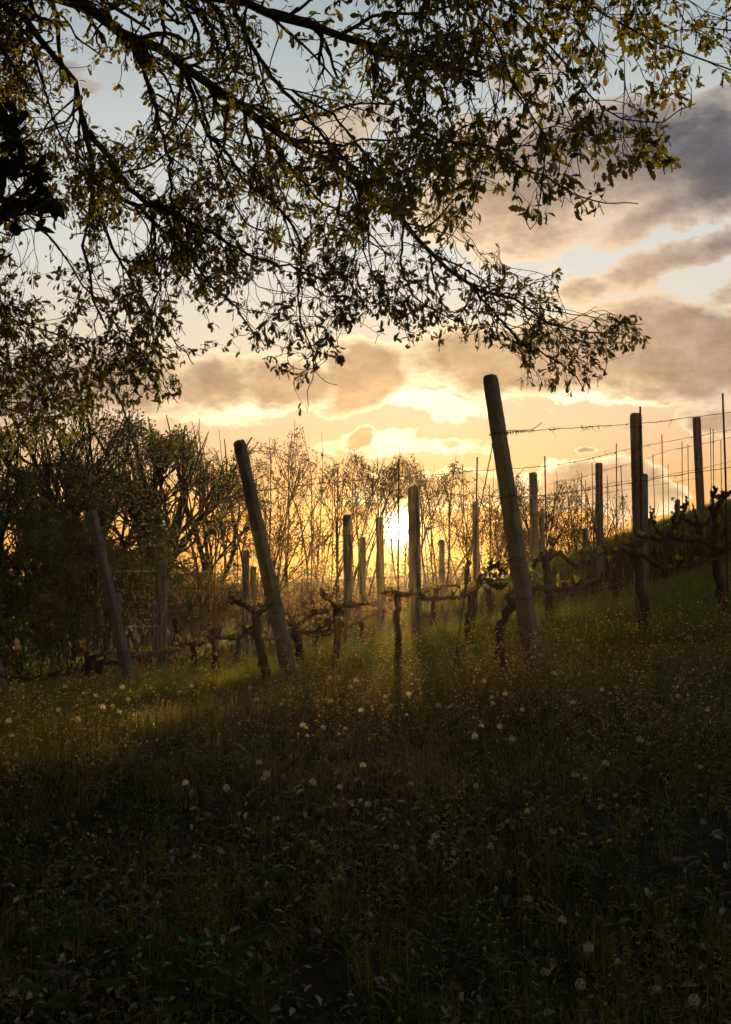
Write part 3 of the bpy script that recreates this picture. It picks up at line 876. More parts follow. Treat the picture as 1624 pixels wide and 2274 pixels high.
post(563, 1257, 565, 28.0, 'darker slotted post between a taller slotted one and the second leaning end post', 'slot', .105, ties=(.6,), group=gp)
post(771, 1142, 775, 21.9, 'smooth concrete post left of the sun behind a thin stake', 'dots', .112, group=gp)
post(805, 1192, 807, 29.0, 'faint golden post in the glare between two taller posts left of the sun', 'round', .11, group=gp)
post(843, 1147, 849, 26.4, 'concrete post just left of the sun disc', 'dots', .112, ties=(.4,), group=gp)
post(918, 1080, 924, 18.9, 'concrete post against the right edge of the sun disc', 'dots', .122, ties=(.35,), group=gp, yaw=30)
post(981, 1198, 983, 33.0, 'short far post in the golden trees right of the sun', 'round', .11, group=gp)
post(1056, 1114, 1058, 30.0, 'dark post hidden behind a thin stake left of the tallest end post', 'round', .105, group=gp)
post(1184, 1049, 1189, 30.0, 'round topped post right beside the tallest leaning end post', 'round', .135, group=gp)
post(1204, 1129, 1207, 36.0, 'slim far post behind a stake, right of the round topped post', 'round', .105, group=gp)
post(1330, 1027, 1335, 25.7, 'round topped post standing on the slope midway between tallest end post and right edge', 'dots', .105, ties=(.62,), group=gp)
post(1412, 916, 1424, 15.0, 'tall round topped post with small holes and a stake at its side', 'dots', .100, ties=(.93, .7), group=gp)
post(1430, 1052, 1433, 25.0, 'lower pale post directly behind the tall holed post', 'round', .11, group=gp)
post(1547, 925, 1562, 25.5, 'post with open slots showing sky, high on the hill near the right edge', 'slot', .115, ties=(.66, .5), group=gp)
post(1505, 1109, 1508, 36.0, 'short far post on the hill crest between vine stumps', 'round', .10, group=gp)
post(1300, 1174, 1302, 34.0, 'short stump of a far post among vine heads on the slope', 'round', .10, group=gp)

# ------------------------------------------------------------------ steel stakes
gs_ = 'thin steel stakes beside the vines'


def stake(px, py, bx, d, label, r=.0075, db=None):
    top = P(px, py, d); b = P(bx, 1400, db or d)
    base = np.array((b[0], b[1], G(b[0], b[1]) - .15))
    m = MB()
    K = 26
    p = base + (top - base) * np.linspace(0, 1, K)[:, None]
    bow = rng.normal() * .006
    p[:, 0] += bow * np.sin(np.linspace(0, math.pi, K))
    m.tubes(p, np.where(np.arange(K) % 2, r, r * .88), 6, cap=True)
    o = m.build('metal_stake', M_RUST)
    tag(o, label, 'stake', gs_)


for a in [
    (751, 1038, 748, 13.0, 'thin dark stake left of the sun, standing by a vine before the smooth post'),
    (886, 1018, 883, 12.9, 'thin stake crossing the sun disc above a straight vine trunk', .0085),
    (1060, 1015, 1050, 14.5, 'stake reaching above the sky line just left of the tallest leaning end post', .0085),
    (1210, 1013, 1217, 16.0, 'dark stake right of the round topped post beside the tallest end post', .0085),
    (1422, 903, 1426, 13.2, 'tall stake strapped along the right side of the tall holed post', .0095),
    (1605, 874, 1617, 14.4, 'tallest thick stake at the right edge of the picture', .011),
    (1369, 985, 1372, 19.0, 'stake above the vines left of the tall holed post'),
    (1470, 965, 1477, 20.0, 'stake standing midway between the tall holed post and the slotted hill post'),
    (197, 1195, 196, 17.0, 'dark stake rising beside the head of the grey leaning end post', .011),
    (217, 1260, 221, 18.2, 'stake just left of the middle of the grey leaning end post', .008),
    (1315, 1027, 1324, 25.0, 'stake leaning slightly just left of the round topped slope post'),
    (1292, 1051, 1297, 24.0, 'thin stake a little left of the round topped slope post'),
    (1301, 1066, 1303, 29.0, 'thinner short stake between two others left of the slope post'),
    (1379, 1034, 1392, 23.0, 'slanting stake right of the round topped slope post'),
    (1349, 1056, 1352, 29.0, 'short thin stake immediately right of the round topped slope post'),
    (1450, 1008, 1459, 26.0, 'slanting stake close to the right of the low pale post'),
    (1484, 1030, 1487, 31.0, 'short far stake right of the vine head on the hill'),
    (1515, 981, 1520, 25.0, 'stake left of the slotted hill post'),
    (1528, 986, 1534, 27.0, 'slim stake touching the left of the slotted hill post'),
    (1578, 951, 1583, 24.0, 'left one of two close stakes right of the slotted hill post'),
    (1584, 952, 1588, 23.0, 'right one of two close stakes right of the slotted hill post'),
    (1601, 977, 1604, 26.0, 'stake hidden partly by the thick right edge stake'),
    (480, 1171, 478, 17.0, 'stake above a stubby vine trunk left of the second leaning end post', .009),
    (528, 1156, 530, 18.0, 'stake in front of the bare trees just left of the second leaning end post'),
    (431, 1263, 432, 20.0, 'short stake in front of the golden trees right of the slotted post'),
    (955, 1114, 966, 22.0, 'thin slanting stake right of the sun and its post'),
    (932, 1139, 936, 24.0, 'thin stake close right of the post beside the sun'),
    (1087, 1075, 1093, 20.0, 'thin stake seen between the guy wire and the stake left of tallest end post'),
    (1262, 1104, 1266, 30.0, 'faint far stake right of the dark stake near the round topped post'),
    (671, 1190, 673, 19.0, 'thin stake right of the second leaning end post'),
    (378, 1290, 381, 24.0, 'thin stake right behind the slotted post at left'),
    (285, 1300, 287, 24.0, 'thin stake above the right side of the grey leaning end post'),
    (143, 1300, 142, 22.0, 'thin stake in front of the dark trees right of the small tilted post'),
    (20, 1370, 21, 22.0, 'thin stake left of the amber bottle'),
    (1038, 1122, 1041, 27.0, 'faint short stake left of the stake that stands beside the tallest end post'),
    (1505, 1071, 1507, 32.0, 'thin far stake above the short post on the hill crest'),
    (1282, 1108, 1284, 33.0, 'very thin far stake above the far stump post on the slope'),
    (1000, 1150, 1003, 28.0, 'faint stake in the golden twigs midway between sun and tallest end post'),
    (870, 1190, 873, 27.0, 'short stake just under the left rim of the sun'),
    (716, 1180, 719, 24.0, 'faint stake left of the stake before the smooth post'),
    (330, 1330, 331, 27.0, 'short thin stake left of the narrow pale post'),
    (95, 1345, 96, 26.0, 'thin stake left of the small tilted post'),
    (455, 1300, 457, 24.0, 'thin stake among bushes left of the stubby vine head'),
    (845, 1150, 851, 20.0, 'thin stake laid over the post just left of the sun disc'),
]:
    stake(*a[:5], r=(a[5] if len(a) > 5 else .0075))

# ------------------------------------------------------------------ trellis wires
gw = 'wires strung along the vine rows'


def wire(pts, label, r=.0028, sag=.0, bits=0, coil=None, barbs=True):
    w = np.array([P(*p) for p in pts])
    path = resample(w, max(30, len(pts) * 14)) if len(pts) > 2 else w[0] + (w[1] - w[0]) * np.linspace(0, 1, 40)[:, None]
    path[:, 2] -= sag * np.sin(np.linspace(0, math.pi, len(path)))
    path[1:-1] += rng.normal(size=(len(path) - 2, 3)) * .0025
    base = w[0]
    o = thing('trellis_wire', label, 'wire', base, gw)
    m = MB(); m.tubes(path, np.full(len(path), r), 5)
    L = np.r_[0, np.cumsum(np.linalg.norm(np.diff(path, axis=0), axis=1))]
    at = lambda s: np.stack([np.interp(s, L, path[:, i]) for i in range(3)], -1)
    # a second strand twisted round it in places
    for _ in range(max(1, int(L[-1] * .7))):
        s0 = rng.uniform(0, max(.1, L[-1] - .6)); s = np.linspace(s0, s0 + rng.uniform(.1, .5), 40)
        ph = np.linspace(0, 26, 40)
        q = at(s) + np.stack([.3 * np.sin(ph), .3 * np.cos(ph), np.cos(ph)], -1) * (r * 1.6)
        m.tubes(q, np.full(40, r * .7), 4)
    m.build('strand', M_WIRE, o)
    if coil:
        s = np.linspace(coil[0], coil[1], 120); ph = np.linspace(0, coil[2] * 2 * math.pi, 120)
        q = at(s) + np.stack([.4 * np.sin(ph), .4 * np.cos(ph), np.cos(ph)], -1) * np.linspace(.016, .010, 120)[:, None]
        e = q[-1] + np.array([(.03, .0, .0), (.08, 0, .03), (.11, 0, .055)])
        c = MB(); c.tubes(np.vstack([q, e]), np.full(123, .003), 5); c.build('end_coil', M_WIRE, o)
    if bits:
        for _ in range(bits):
            t = MB()
            s0 = rng.uniform(.1, L[-1] - .1); p0 = at(np.array([s0]))[0]
            for k in range(rng.integers(1, 4)):
                K = 9; ln = rng.uniform(.03, .13); d = unit(rng.normal(size=3) * (1, .6, .5) + (0, 0, -.7)); q = [p0]
                for j in range(K - 1):
                    q.append(q[-1] + d * ln / K); d = unit(d + rng.normal(size=3) * .55)
                t.tubes(np.array(q), np.linspace(.0022, .0009, K), 4)
            K = 14; ph = np.linspace(0, 12, K); q = at(np.linspace(s0, s0 + .05, K)) + np.stack([0 * ph, np.sin(ph), np.cos(ph)], -1) * .006
            t.tubes(q, np.full(K, .0022), 4)
            t.build('dry_tendril', M_VINE, o)
    return o


wire([(1120, 961, 9.95), (1240, 952, 11.4), (1418, 941, 14.9), (1520, 929, 14.6), (1606, 918, 14.3), (1720, 905, 15)], 'top wire of nearest row with a wound coil at the tallest end post', .0030, 0, 12, (.05, .62, 8))
wire([(1148, 1104, 9.95), (1210, 1101, 11.5), (1330, 1084, 13.5), (1405, 1071, 14.9), (1521, 1052, 14.6), (1610, 1040, 14.4), (1720, 1025, 15)], 'middle wire of nearest row from the tallest end post past the tall holed post', .0036, 0, 16)
wire([(1180, 1326, 9.9), (1290, 1316, 11.5), (1384, 1292, 13.5), (1500, 1262, 14.), (1620, 1236, 14.5)], 'low wire of the nearest row under the vine arms on the right slope', .0026, 0, 3)
wire([(1010, 1514, 9.75), (1003, 1522, 9.7), (1052, 1190, 9.8), (1080, 1060, 9.85), (1092, 1008, 9.9), (1093, 985, 9.9)][1:], 'slanting guy wire from the tallest end post down to the grass', .0042, 0, 6)
wire([(566, 1090, 12.65), (749, 1070, 12.9), (886, 1059, 13.0), (990, 1053, 13.9), (1060, 1045, 14.5), (1210, 1036, 16.0), (1278, 1026, 17.5), (1341, 1011, 18.4), (1401, 996, 19.4), (1540, 970, 22.), (1640, 952, 24)], 'long high wire of the second row passing over the sun', .0034, 0, 26)
wire([(600, 1199, 12.6), (750, 1190, 13.1), (886, 1180, 13.1), (1056, 1160, 14.6), (1213, 1140, 16.1), (1345, 1112, 18.4)], 'second wire of the second row level with the sun disc', .0028, 0, 10)
wire([(618, 1297, 12.6), (750, 1288, 13.1), (884, 1282, 13.), (1052, 1262, 14.6)], 'third wire of the second row just above the vine arms', .0026, 0, 6)
wire([(1218, 1075, 22.), (1293, 1060, 23.2), (1353, 1041, 24.5), (1401, 1030, 25.), (1446, 1015, 25.4), (1484, 1000, 25.5), (1552, 988, 25.5), (1650, 965, 25.8)], 'thin wire rising from the slope post to the slotted hill post', .0036, 0, 14)
wire([(1225, 1101, 24), (1278, 1090, 25.), (1335, 1076, 25.6), (1428, 1064, 25.4), (1503, 1050, 25.2), (1556, 1042, 25.4), (1640, 1020, 25.5)], 'lower thin wire joining the slope post and the slotted hill post', .0036, 0, 14)
wire([(1190, 1120, 29.), (1270, 1106, 29.5), (1360, 1092, 30), (1450, 1078, 30), (1560, 1060, 30.5)], 'faint far wire below the two thin slope wires', .0036, 0, 8)
wire([(240, 1268, 16.8), (362, 1268, 24.8), (480, 1262, 26), (560, 1262, 27)], 'wire from the grey leaning end post to the slotted post', .0018, 0, 6)
wire([(255, 1392, 16.8), (362, 1390, 24.8), (470, 1380, 26), (560, 1378, 27)], 'low wire from the grey leaning end post into the bushes', .0018, 0, 6)
wire([(-30, 1386, 21.9), (38, 1391, 22.6), (116, 1412, 32.8), (196, 1416, 31)], 'wire at the left edge that carries the amber bottle', .003, 0, 4)

# ------------------------------------------------------------------ the amber bottle
def build_bottle():
    d = 22.4
    top, bot = P(36, 1414, d), P(41, 1451, d)
    hook = P(34, 1391, d)
    root = thing('hanging_bottle', 'small amber plastic bottle trap hanging from the wire at left, glowing in the light', 'bottle', top)
    m, b, nt = new_mat('amber_plastic')
    b.inputs['Base Color'].default_value = (.95, .60, .20, 1); b.inputs['Roughness'].default_value = .25
    b.inputs['Transmission Weight'].default_value = .0
    t = nt.nodes.new('ShaderNodeBsdfTranslucent'); t.inputs[0].default_value = (1.0, .62, .22, 1)
    tr = nt.nodes.new('ShaderNodeBsdfTransparent'); tr.inputs[0].default_value = (1.0, .62, .22, 1)
    m1 = nt.nodes.new('ShaderNodeMixShader'); m1.inputs[0].default_value = .6
    m2 = nt.nodes.new('ShaderNodeMixShader'); m2.inputs[0].default_value = .12
    nt.links.new(b.outputs[0], m1.inputs[1]); nt.links.new(t.outputs[0], m1.inputs[2])
    nt.links.new(m1.outputs[0], m2.inputs[1]); nt.links.new(tr.outputs[0], m2.inputs[2]); nt.links.new(m2.outputs[0], nt.nodes['Material Output'].inputs[0])
    ml = leaf_mat('red_brown_liquid', [(.45, .10, .03), (.45, .10, .03)], .6, (1.2, .7, .4), .2)
    mc = rough_mat('bottle_cap', (.10, .04, .02), (.12, .05, .03), 20, .1, .5)
    ax = unit(bot - top); L = np.linalg.norm(bot - top)
    def lathe(mb, prof):
        n = 18; M = post_frame(bot, top, 0.)
        v = np.array([(r * math.cos(a), r * math.sin(a), z) for z, r in prof for a in np.arange(n) * 2 * math.pi / n]) @ M.T + top
        i = np.arange(len(prof) - 1)[:, None] * n; s = np.arange(n)[None]; s2 = (s + 1) % n
        mb.add(v, [np.stack([i + s, i + s2, i + n + s2, i + n + s], -1).reshape(-1, 4), [tuple(range(n))], [tuple(range((len(prof) - 1) * n, len(prof) * n))]])
    f = L
    a = MB(); lathe(a, [(0.06 * f, .012), (.10 * f, .013), (.16 * f, .030), (.24 * f, .043), (.36 * f, .045), (.44 * f, .038), (.50 * f, .036), (.56 * f, .042), (.64 * f, .046), (.78 * f, .046)]); a.build('body', m, root)
    a = MB(); lathe(a, [(.782 * f, .045), (.95 * f, .045), (1.0 * f, .036)]); a.build('liquid', ml, root)
    a = MB(); lathe(a, [(-.01 * f, .014), (.058 * f, .015)]); a.build('cap', mc, root)
    s = MB(); s.tubes(np.array([hook, hook * .5 + top * .5, top - ax * .002]), np.full(3, .0022), 5); s.build('string', M_WIRE, root)


build_bottle()

# ------------------------------------------------------------------ grape vines
gv = 'old grape vines trained along the rows'


def gnarl(path, r0, r1, K, rough=.09):
    p = resample(path, K)
    p[1:-1] += rng.normal(size=(K - 2, 3)) * r0 * .22
    r = np.linspace(r0, r1, K) * (1 + rng.normal(size=K) * rough)
    return p, np.maximum(r, r1 * .5)


def bark_tube(m, p, r, n=10):
    """a tube whose skin is ridged"""
    m2 = MB(); m2.tubes(p[None], r[None], n, cap=True, rnd=.5)
    v = m2.v[0].reshape(len(p), n, 3)
    rd = (1 + rng.normal(size=(1, n, 1)) * .13 + rng.normal(size=(len(p), n, 1)) * .04)
    v = p[:, None] + (v - p[:, None]) * rd
    m.add(v, [np.concatenate(m2.f[4])] + ([np.concatenate(m2.f[n])] if n in m2.f and n != 4 else []), .5)


def vine(trunk, d, arms, label, r=.04, leaves=20, knobs=8, lsz=.062, d2=None):
    x, _y, _z = P(trunk[0][0], trunk[0][1], d)
    base = np.array((x, d, G(x, d)))
    o = thing('grapevine', label, 'vine', base, gv)
    tp = [base - (0, 0, .12), base + (0, 0, .01)] + [P(px, py, d + .04 * i) for i, (px, py) in enumerate(trunk[1:])]
    m = MB(); r = r * .84
    p, rr = gnarl(tp, r * 1.15, r * .85, 18); rr[-4:] *= (1.05, 1.2, 1.25, 1.1); rr[1] *= 1.25
    bark_tube(m, p, rr)
    m.build('trunk', M_VINE, o)
    A = []
    for arm in arms:
        pts = []
        for i, q in enumerate(arm):
            dd = q[2] if len(q) > 2 else d + .06 * i
            pts.append(P(q[0], q[1], dd))
        ap, ar = gnarl(pts, r * .62, r * .36, 16, .11)
        mm = MB(); bark_tube(mm, ap, ar, 8)
        # pruning knobs and short spurs
        for _ in range(knobs):
            i = rng.integers(2, 16); dirv = unit(np.array((rng.normal() * .5, rng.normal() * .4, rng.uniform(.3, 1.2))))
            L = rng.uniform(.03, .11); K = 5; q = [ap[i]]
            for _k in range(K - 1): q.append(q[-1] + dirv * L / K); dirv = unit(dirv + rng.normal(size=3) * .4)
            bark_tube(mm, np.array(q), ar[i] * np.array((.85, .75, .8, .9, .55)), 7)
        mm.build('arm', M_VINE, o); A.append(ap)
    if leaves:
        lf = MB()
        pts, axs = [], []
        for ap in A:
            for _ in range(max(1, int(leaves / len(A) / 2.8))):
                i = rng.integers(1, 16); dirv = unit(np.array((rng.normal() * .5, rng.normal() * .5, 1.0)))
                K = 5; L = rng.uniform(.05, .17); q = [ap[i] + (0, 0, r * .3)]
                for _k in range(K - 1): q.append(q[-1] + dirv * L / K); dirv = unit(dirv + rng.normal(size=3) * .25)
                q = np.array(q); sh = MB(); sh.tubes(q, np.linspace(.0035, .0018, K), 4); sh.build('shoot', M_WEED, o)
                n = rng.integers(3, 7)
                for k in range(n):
                    pts.append(q[rng.integers(1, K)]); axs.append(unit(rng.normal(size=3) + (0, 0, .25)))
        pts, axs = np.array(pts), np.array(axs)
        put_leaves(lf, PALM, pts, axs, np.array((0, -.5, .8)) + rng.normal(size=pts.shape) * .7, rng.uniform(.40, 1.0, len(pts)) * lsz * (1.0 if d < 15 else .72))
        lf.build('young_leaves', M_VLEAF, o)
    return o


vine([(1118, 1500), (1110, 1440), (1113, 1390), (1128, 1358), (1142, 1338)], 10.35, [[(1142, 1338, 10.5), (1165, 1312, 10.6), (1195, 1303, 10.7), (1235, 1306, 11.0), (1274, 1310, 11.5), (1300, 1300, 12.), (1318, 1286, 12.4), (1362, 1282, 12.9)], [(1135, 1345, 10.4), (1128, 1325, 10.4), (1140, 1312, 10.4)]],
     'vine with bent trunk leaning behind the foot of the tallest end post', .040, 20, 7)
vine([(1425, 1425), (1430, 1370), (1425, 1300), (1410, 1255), (1400, 1226)], 13.0, [[(1402, 1232), (1440, 1240), (1465, 1262, 13.3), (1490, 1262, 13.6), (1520, 1258, 13.9), (1555, 1245, 14.2), (1592, 1240, 14.5)], [(1400, 1228), (1380, 1212, 13.), (1360, 1235, 12.9), (1352, 1275, 12.8)], [(1404, 1228), (1420, 1206, 13.1), (1440, 1196, 13.2)]],
     'thick vine with a curved trunk in front of the tall holed post', .050, 20, 9)
vine([(1611, 1378), (1602, 1320), (1594, 1260), (1590, 1200), (1588, 1150)], 14.5, [[(1592, 1230), (1610, 1222), (1640, 1215, 14.8)], [(1588, 1150), (1600, 1110), (1624, 1090)], [(1590, 1170), (1578, 1120), (1590, 1090)]],
     'tall knotted vine trunk at the right edge beside the thick stake', .058, 34, 10)
vine([(1220, 1386), (1222, 1340), (1215, 1290), (1212, 1252)], 16.2, [[(1212, 1255), (1200, 1232), (1192, 1245), (1185, 1262)], [(1214, 1250), (1235, 1222), (1258, 1242, 16.6), (1280, 1262, 17.), (1310, 1252, 17.4), (1345, 1220, 18)], [(1213, 1248), (1228, 1205), (1240, 1195)]],
     'vine right of the tallest end post with crooked forked head and pale shoots', .050, 40, 10, .075)
vine([(1370, 1338), (1366, 1310), (1368, 1270), (1386, 1215)], 19.0, [[(1386, 1215), (1352, 1212, 19), (1318, 1228, 18.5), (1290, 1230, 18.)], [(1386, 1216), (1400, 1205), (1412, 1190)], [(1366, 1275), (1352, 1240), (1340, 1210)]],
     'slim vine on the slope left of the tall holed post, arm over the grass', .045, 36, 10, .07)
vine([(885, 1500), (887, 1450), (883, 1390), (882, 1315)], 12.9, [[(882, 1318), (900, 1318), (925, 1324), (950, 1330, 13.3), (985, 1328, 13.6), (1030, 1326, 14.2)], [(882, 1320), (868, 1308), (858, 1322)]],
     'straight dark vine trunk directly below the sun', .042, 14, 8)
vine([(1046, 1455), (1040, 1400), (1044, 1350), (1056, 1308), (1070, 1280)], 14.4, [[(1070, 1282), (1090, 1300), (1110, 1306), (1135, 1300, 14.6)], [(1060, 1300), (1040, 1322, 14.2), (1020, 1330, 14.0)], [(1072, 1282), (1085, 1262), (1100, 1255), (1125, 1275)], [(1048, 1335), (1030, 1280), (1042, 1250)]],
     'arching vine left of the tallest end post beside the tall stake', .042, 26, 8)
vine([(747, 1508), (748, 1450), (751, 1400), (749, 1345)], 13.0, [[(749, 1348), (778, 1348), (810, 1342), (838, 1344, 13.)], [(749, 1350), (725, 1330, 13), (712, 1316)], [(749, 1372), (700, 1404, 13.1), (660, 1400, 13.3)]],
     'vine under the stake left of the sun with low arms to both sides', .036, 18, 8)
vine([(804, 1437), (804, 1400), (803, 1375)], 20.0, [[(803, 1377), (835, 1362), (860, 1358, 20.5)], [(803, 1377), (775, 1392, 20)]], 'small vine in the golden haze between the two posts left of the sun', .042, 20, 6, .075)
vine([(962, 1396), (962, 1350), (960, 1310)], 22.0, [[(960, 1312), (990, 1300), (1020, 1302)], [(960, 1312), (930, 1318), (915, 1315)]], 'short vine right of the sunlit post, half lost in glare', .05, 24, 7, .075)
vine([(1096, 1366), (1086, 1340), (1084, 1312)], 20.0, [[(1084, 1312), (1100, 1290), (1120, 1285)], [(1084, 1312), (1068, 1300)]], 'stubby vine stem hanging over the grass behind the guy wire', .045, 14, 5, .07)
vine([(594, 1530), (582, 1470), (574, 1410), (568, 1366)], 12.3, [[(568, 1368), (548, 1343), (525, 1338), (505, 1334)], [(568, 1368), (585, 1355), (600, 1345)], [(576, 1420), (560, 1410), (545, 1395)]],
     'bent vine trunk at the left foot of the second leaning end post', .042, 16, 8)
vine([(675, 1490), (665, 1440), (655, 1396)], 14.0, [[(655, 1398), (640, 1375, 14), (660, 1360)], [(655, 1396), (690, 1364), (730, 1356, 14.)], [(655, 1398), (700, 1405), (740, 1400, 14.2)]], 'short thick vine just right of the second leaning end post foot', .048, 18, 8)
vine([(478, 1496), (479, 1450), (478, 1412)], 17.0, [[(478, 1413), (462, 1395), (448, 1398)], [(478, 1413), (505, 1416), (530, 1420), (550, 1402, 17.3)]], 'stubby vine with a knotted head under a stake left of the second end post', .052, 16, 8, .07)
vine([(431, 1486), (430, 1450), (430, 1432)], 20.0, [[(430, 1434), (410, 1428), (390, 1434)], [(430, 1434), (455, 1428)]], 'low vine right of the slotted post with yellow green shoots', .05, 40, 6, .085)
vine([(521, 1490), (526, 1455), (529, 1420)], 19.0, [[(529, 1420), (545, 1405), (560, 1400)], [(529, 1420), (510, 1412)]], 'slim vine leaning right, left of the second leaning end post', .042, 18, 6, .07)
vine([(197, 1536), (197, 1500), (196, 1460)], 17.0, [[(196, 1462), (215, 1450), (240, 1449), (290, 1458, 17.8), (355, 1453, 19.5), (405, 1440, 21)], [(196, 1460), (188, 1448), (180, 1440)]], 'dark square headed vine trunk below a stake left of the grey end post', .060, 44, 8, .085)
vine([(217, 1536), (218, 1505), (216, 1472)], 18.0, [[(216, 1473), (235, 1466), (262, 1470, 18.5)], [(216, 1473), (205, 1462)]], 'second dark vine trunk behind the foot of the grey end post', .055, 24, 6, .08)
vine([(100, 1560), (98, 1530), (96, 1508)], 21.0, [[(96, 1508), (62, 1508), (15, 1504), (-20, 1500)], [(96, 1508), (130, 1488), (150, 1500), (190, 1506)]], 'low sprawling vine arms along the left edge of the picture', .05, 40, 8, .085)
vine([(1480, 1304), (1479, 1260), (1480, 1222), (1488, 1185)], 22.0, [[(1488, 1186), (1510, 1200), (1540, 1200), (1566, 1196)], [(1488, 1188), (1505, 1160), (1521, 1132), (1524, 1112)], [(1482, 1200), (1460, 1178), (1446, 1150), (1452, 1132)], [(1486, 1190), (1502, 1140), (1500, 1120)]],
     'many armed vine on the hill between tall holed post and slotted post', .070, 60, 10, .095)
vine([(1556, 1250), (1555, 1210), (1553, 1170)], 25.0, [[(1553, 1172), (1530, 1158), (1512, 1150)], [(1553, 1172), (1580, 1150), (1600, 1135)], [(1553, 1172), (1540, 1128)]], 'vine below the slotted hill post with bright young leaves', .07, 60, 8, .10)
vine([(1440, 1250), (1438, 1220), (1436, 1190)], 26.0, [[(1436, 1192), (1460, 1200), (1490, 1195)], [(1436, 1192), (1420, 1175)], [(1436, 1192), (1446, 1150)]], 'vine low on the hill behind the lower pale post', .06, 50, 8, .10)
vine([(1340, 1270), (1338, 1240), (1334, 1222)], 27.0, [[(1334, 1224), (1310, 1222), (1285, 1228)], [(1334, 1224), (1362, 1214), (1390, 1205)]], 'far vine behind the round topped slope post', .06, 44, 8, .09)
vine([(1288, 1285), (1287, 1255), (1284, 1236)], 29.0, [[(1284, 1238), (1262, 1240), (1235, 1245)], [(1284, 1238), (1306, 1225)]], 'far vine at the foot of the far stump post', .06, 40, 7, .09)
vine([(700, 1466), (700, 1440), (698, 1412)], 21.0, [[(698, 1414), (670, 1404), (645, 1406)], [(698, 1414), (725, 1410), (760, 1402)]], 'vine in dim gold light between end post and the smooth post', .045, 24, 7, .075)
vine([(605, 1470), (604, 1445), (602, 1420)], 24.0, [[(602, 1420), (580, 1416), (555, 1420)], [(602, 1420), (625, 1414)]], 'far vine half hidden behind the second leaning end post', .05, 24, 7, .08)
vine([(312, 1506), (312, 1480), (311, 1458)], 25.0, [[(311, 1458), (290, 1450), (268, 1452)], [(311, 1458), (338, 1450)]], 'far vine between grey end post and slotted post', .05, 36, 7, .095)


# ------------------------------------------------------------------ trees and shrubs behind the vineyard
SKYLINE = np.array([(-400, 850), (0, 930), (120, 930), (190, 905), (270, 888), (320, 925), (350, 950), (400, 942), (450, 962), (490, 985), (530, 1002), (560, 985), (600, 962), (655, 955), (690, 985), (720, 980), (745, 1015),
                    (780, 1018), (840, 1018), (905, 1012), (940, 1036), (1000, 1028), (1026, 1040), (1060, 1056), (1100, 1062), (1150, 1066), (1190, 1075), (1230, 1068), (1285, 1074), (1330, 1092), (1400, 1112), (1440, 1130), (1500, 1175), (1700, 1250)])
QUAD = leaf_proto([(0, .03), (.45, .30), (.8, .2), (1, .02)], .25, .25)


def under_sky(p, slack=0.0):
    px, py = project(p)
    edge = 13 * np.sin(px / 19.0 + 1) + 9 * np.sin(px / 7.1) + 6 * np.sin(px / 3.7 + p[:, 1] * 3)
    ok = py > np.interp(px, SKYLINE[:, 0], SKYLINE[:, 1]) + edge + np.abs(rng.normal(size=len(px))) * 6 - slack
    for (cx, cy, rx, ry, g) in ((888, 1175, 70, 70, .6), (880, 1265, 290, 50, .48), (560, 1260, 90, 40, .4), (20, 1200, 30, 25, .7), (130, 1090, 40, 20, .7), (285, 1180, 40, 45, .7), (420, 1120, 60, 40, .5), (60, 1010, 50, 25, .6), (200, 1000, 40, 20, .6), (440, 1230, 60, 40, .5), (360, 1060, 40, 25, .6)):     # gaps in the thicket
        ok &= ~((((px - cx) / rx) ** 2 + ((py - cy) / ry) ** 2 < 1) & (rng.random(len(px)) < g))
    return ok


def above_sky(p, slack):
    px, py = project(p)
    return py > np.interp(px, SKYLINE[:, 0], SKYLINE[:, 1]) - slack + 12 * np.sin(px / 9.0)


def bough(e):
    c = np.sin(e[:, 0] * 3.1 + 1.3 * np.sin(e[:, 2] * 2.3)) + np.sin(e[:, 2] * 3.7 + 1.5 * np.sin(e[:, 0] * 1.9)) + .6 * np.sin(e[:, 0] * 7 + e[:, 2] * 6)
    return np.clip(.55 + .46 * c, .06, 1)


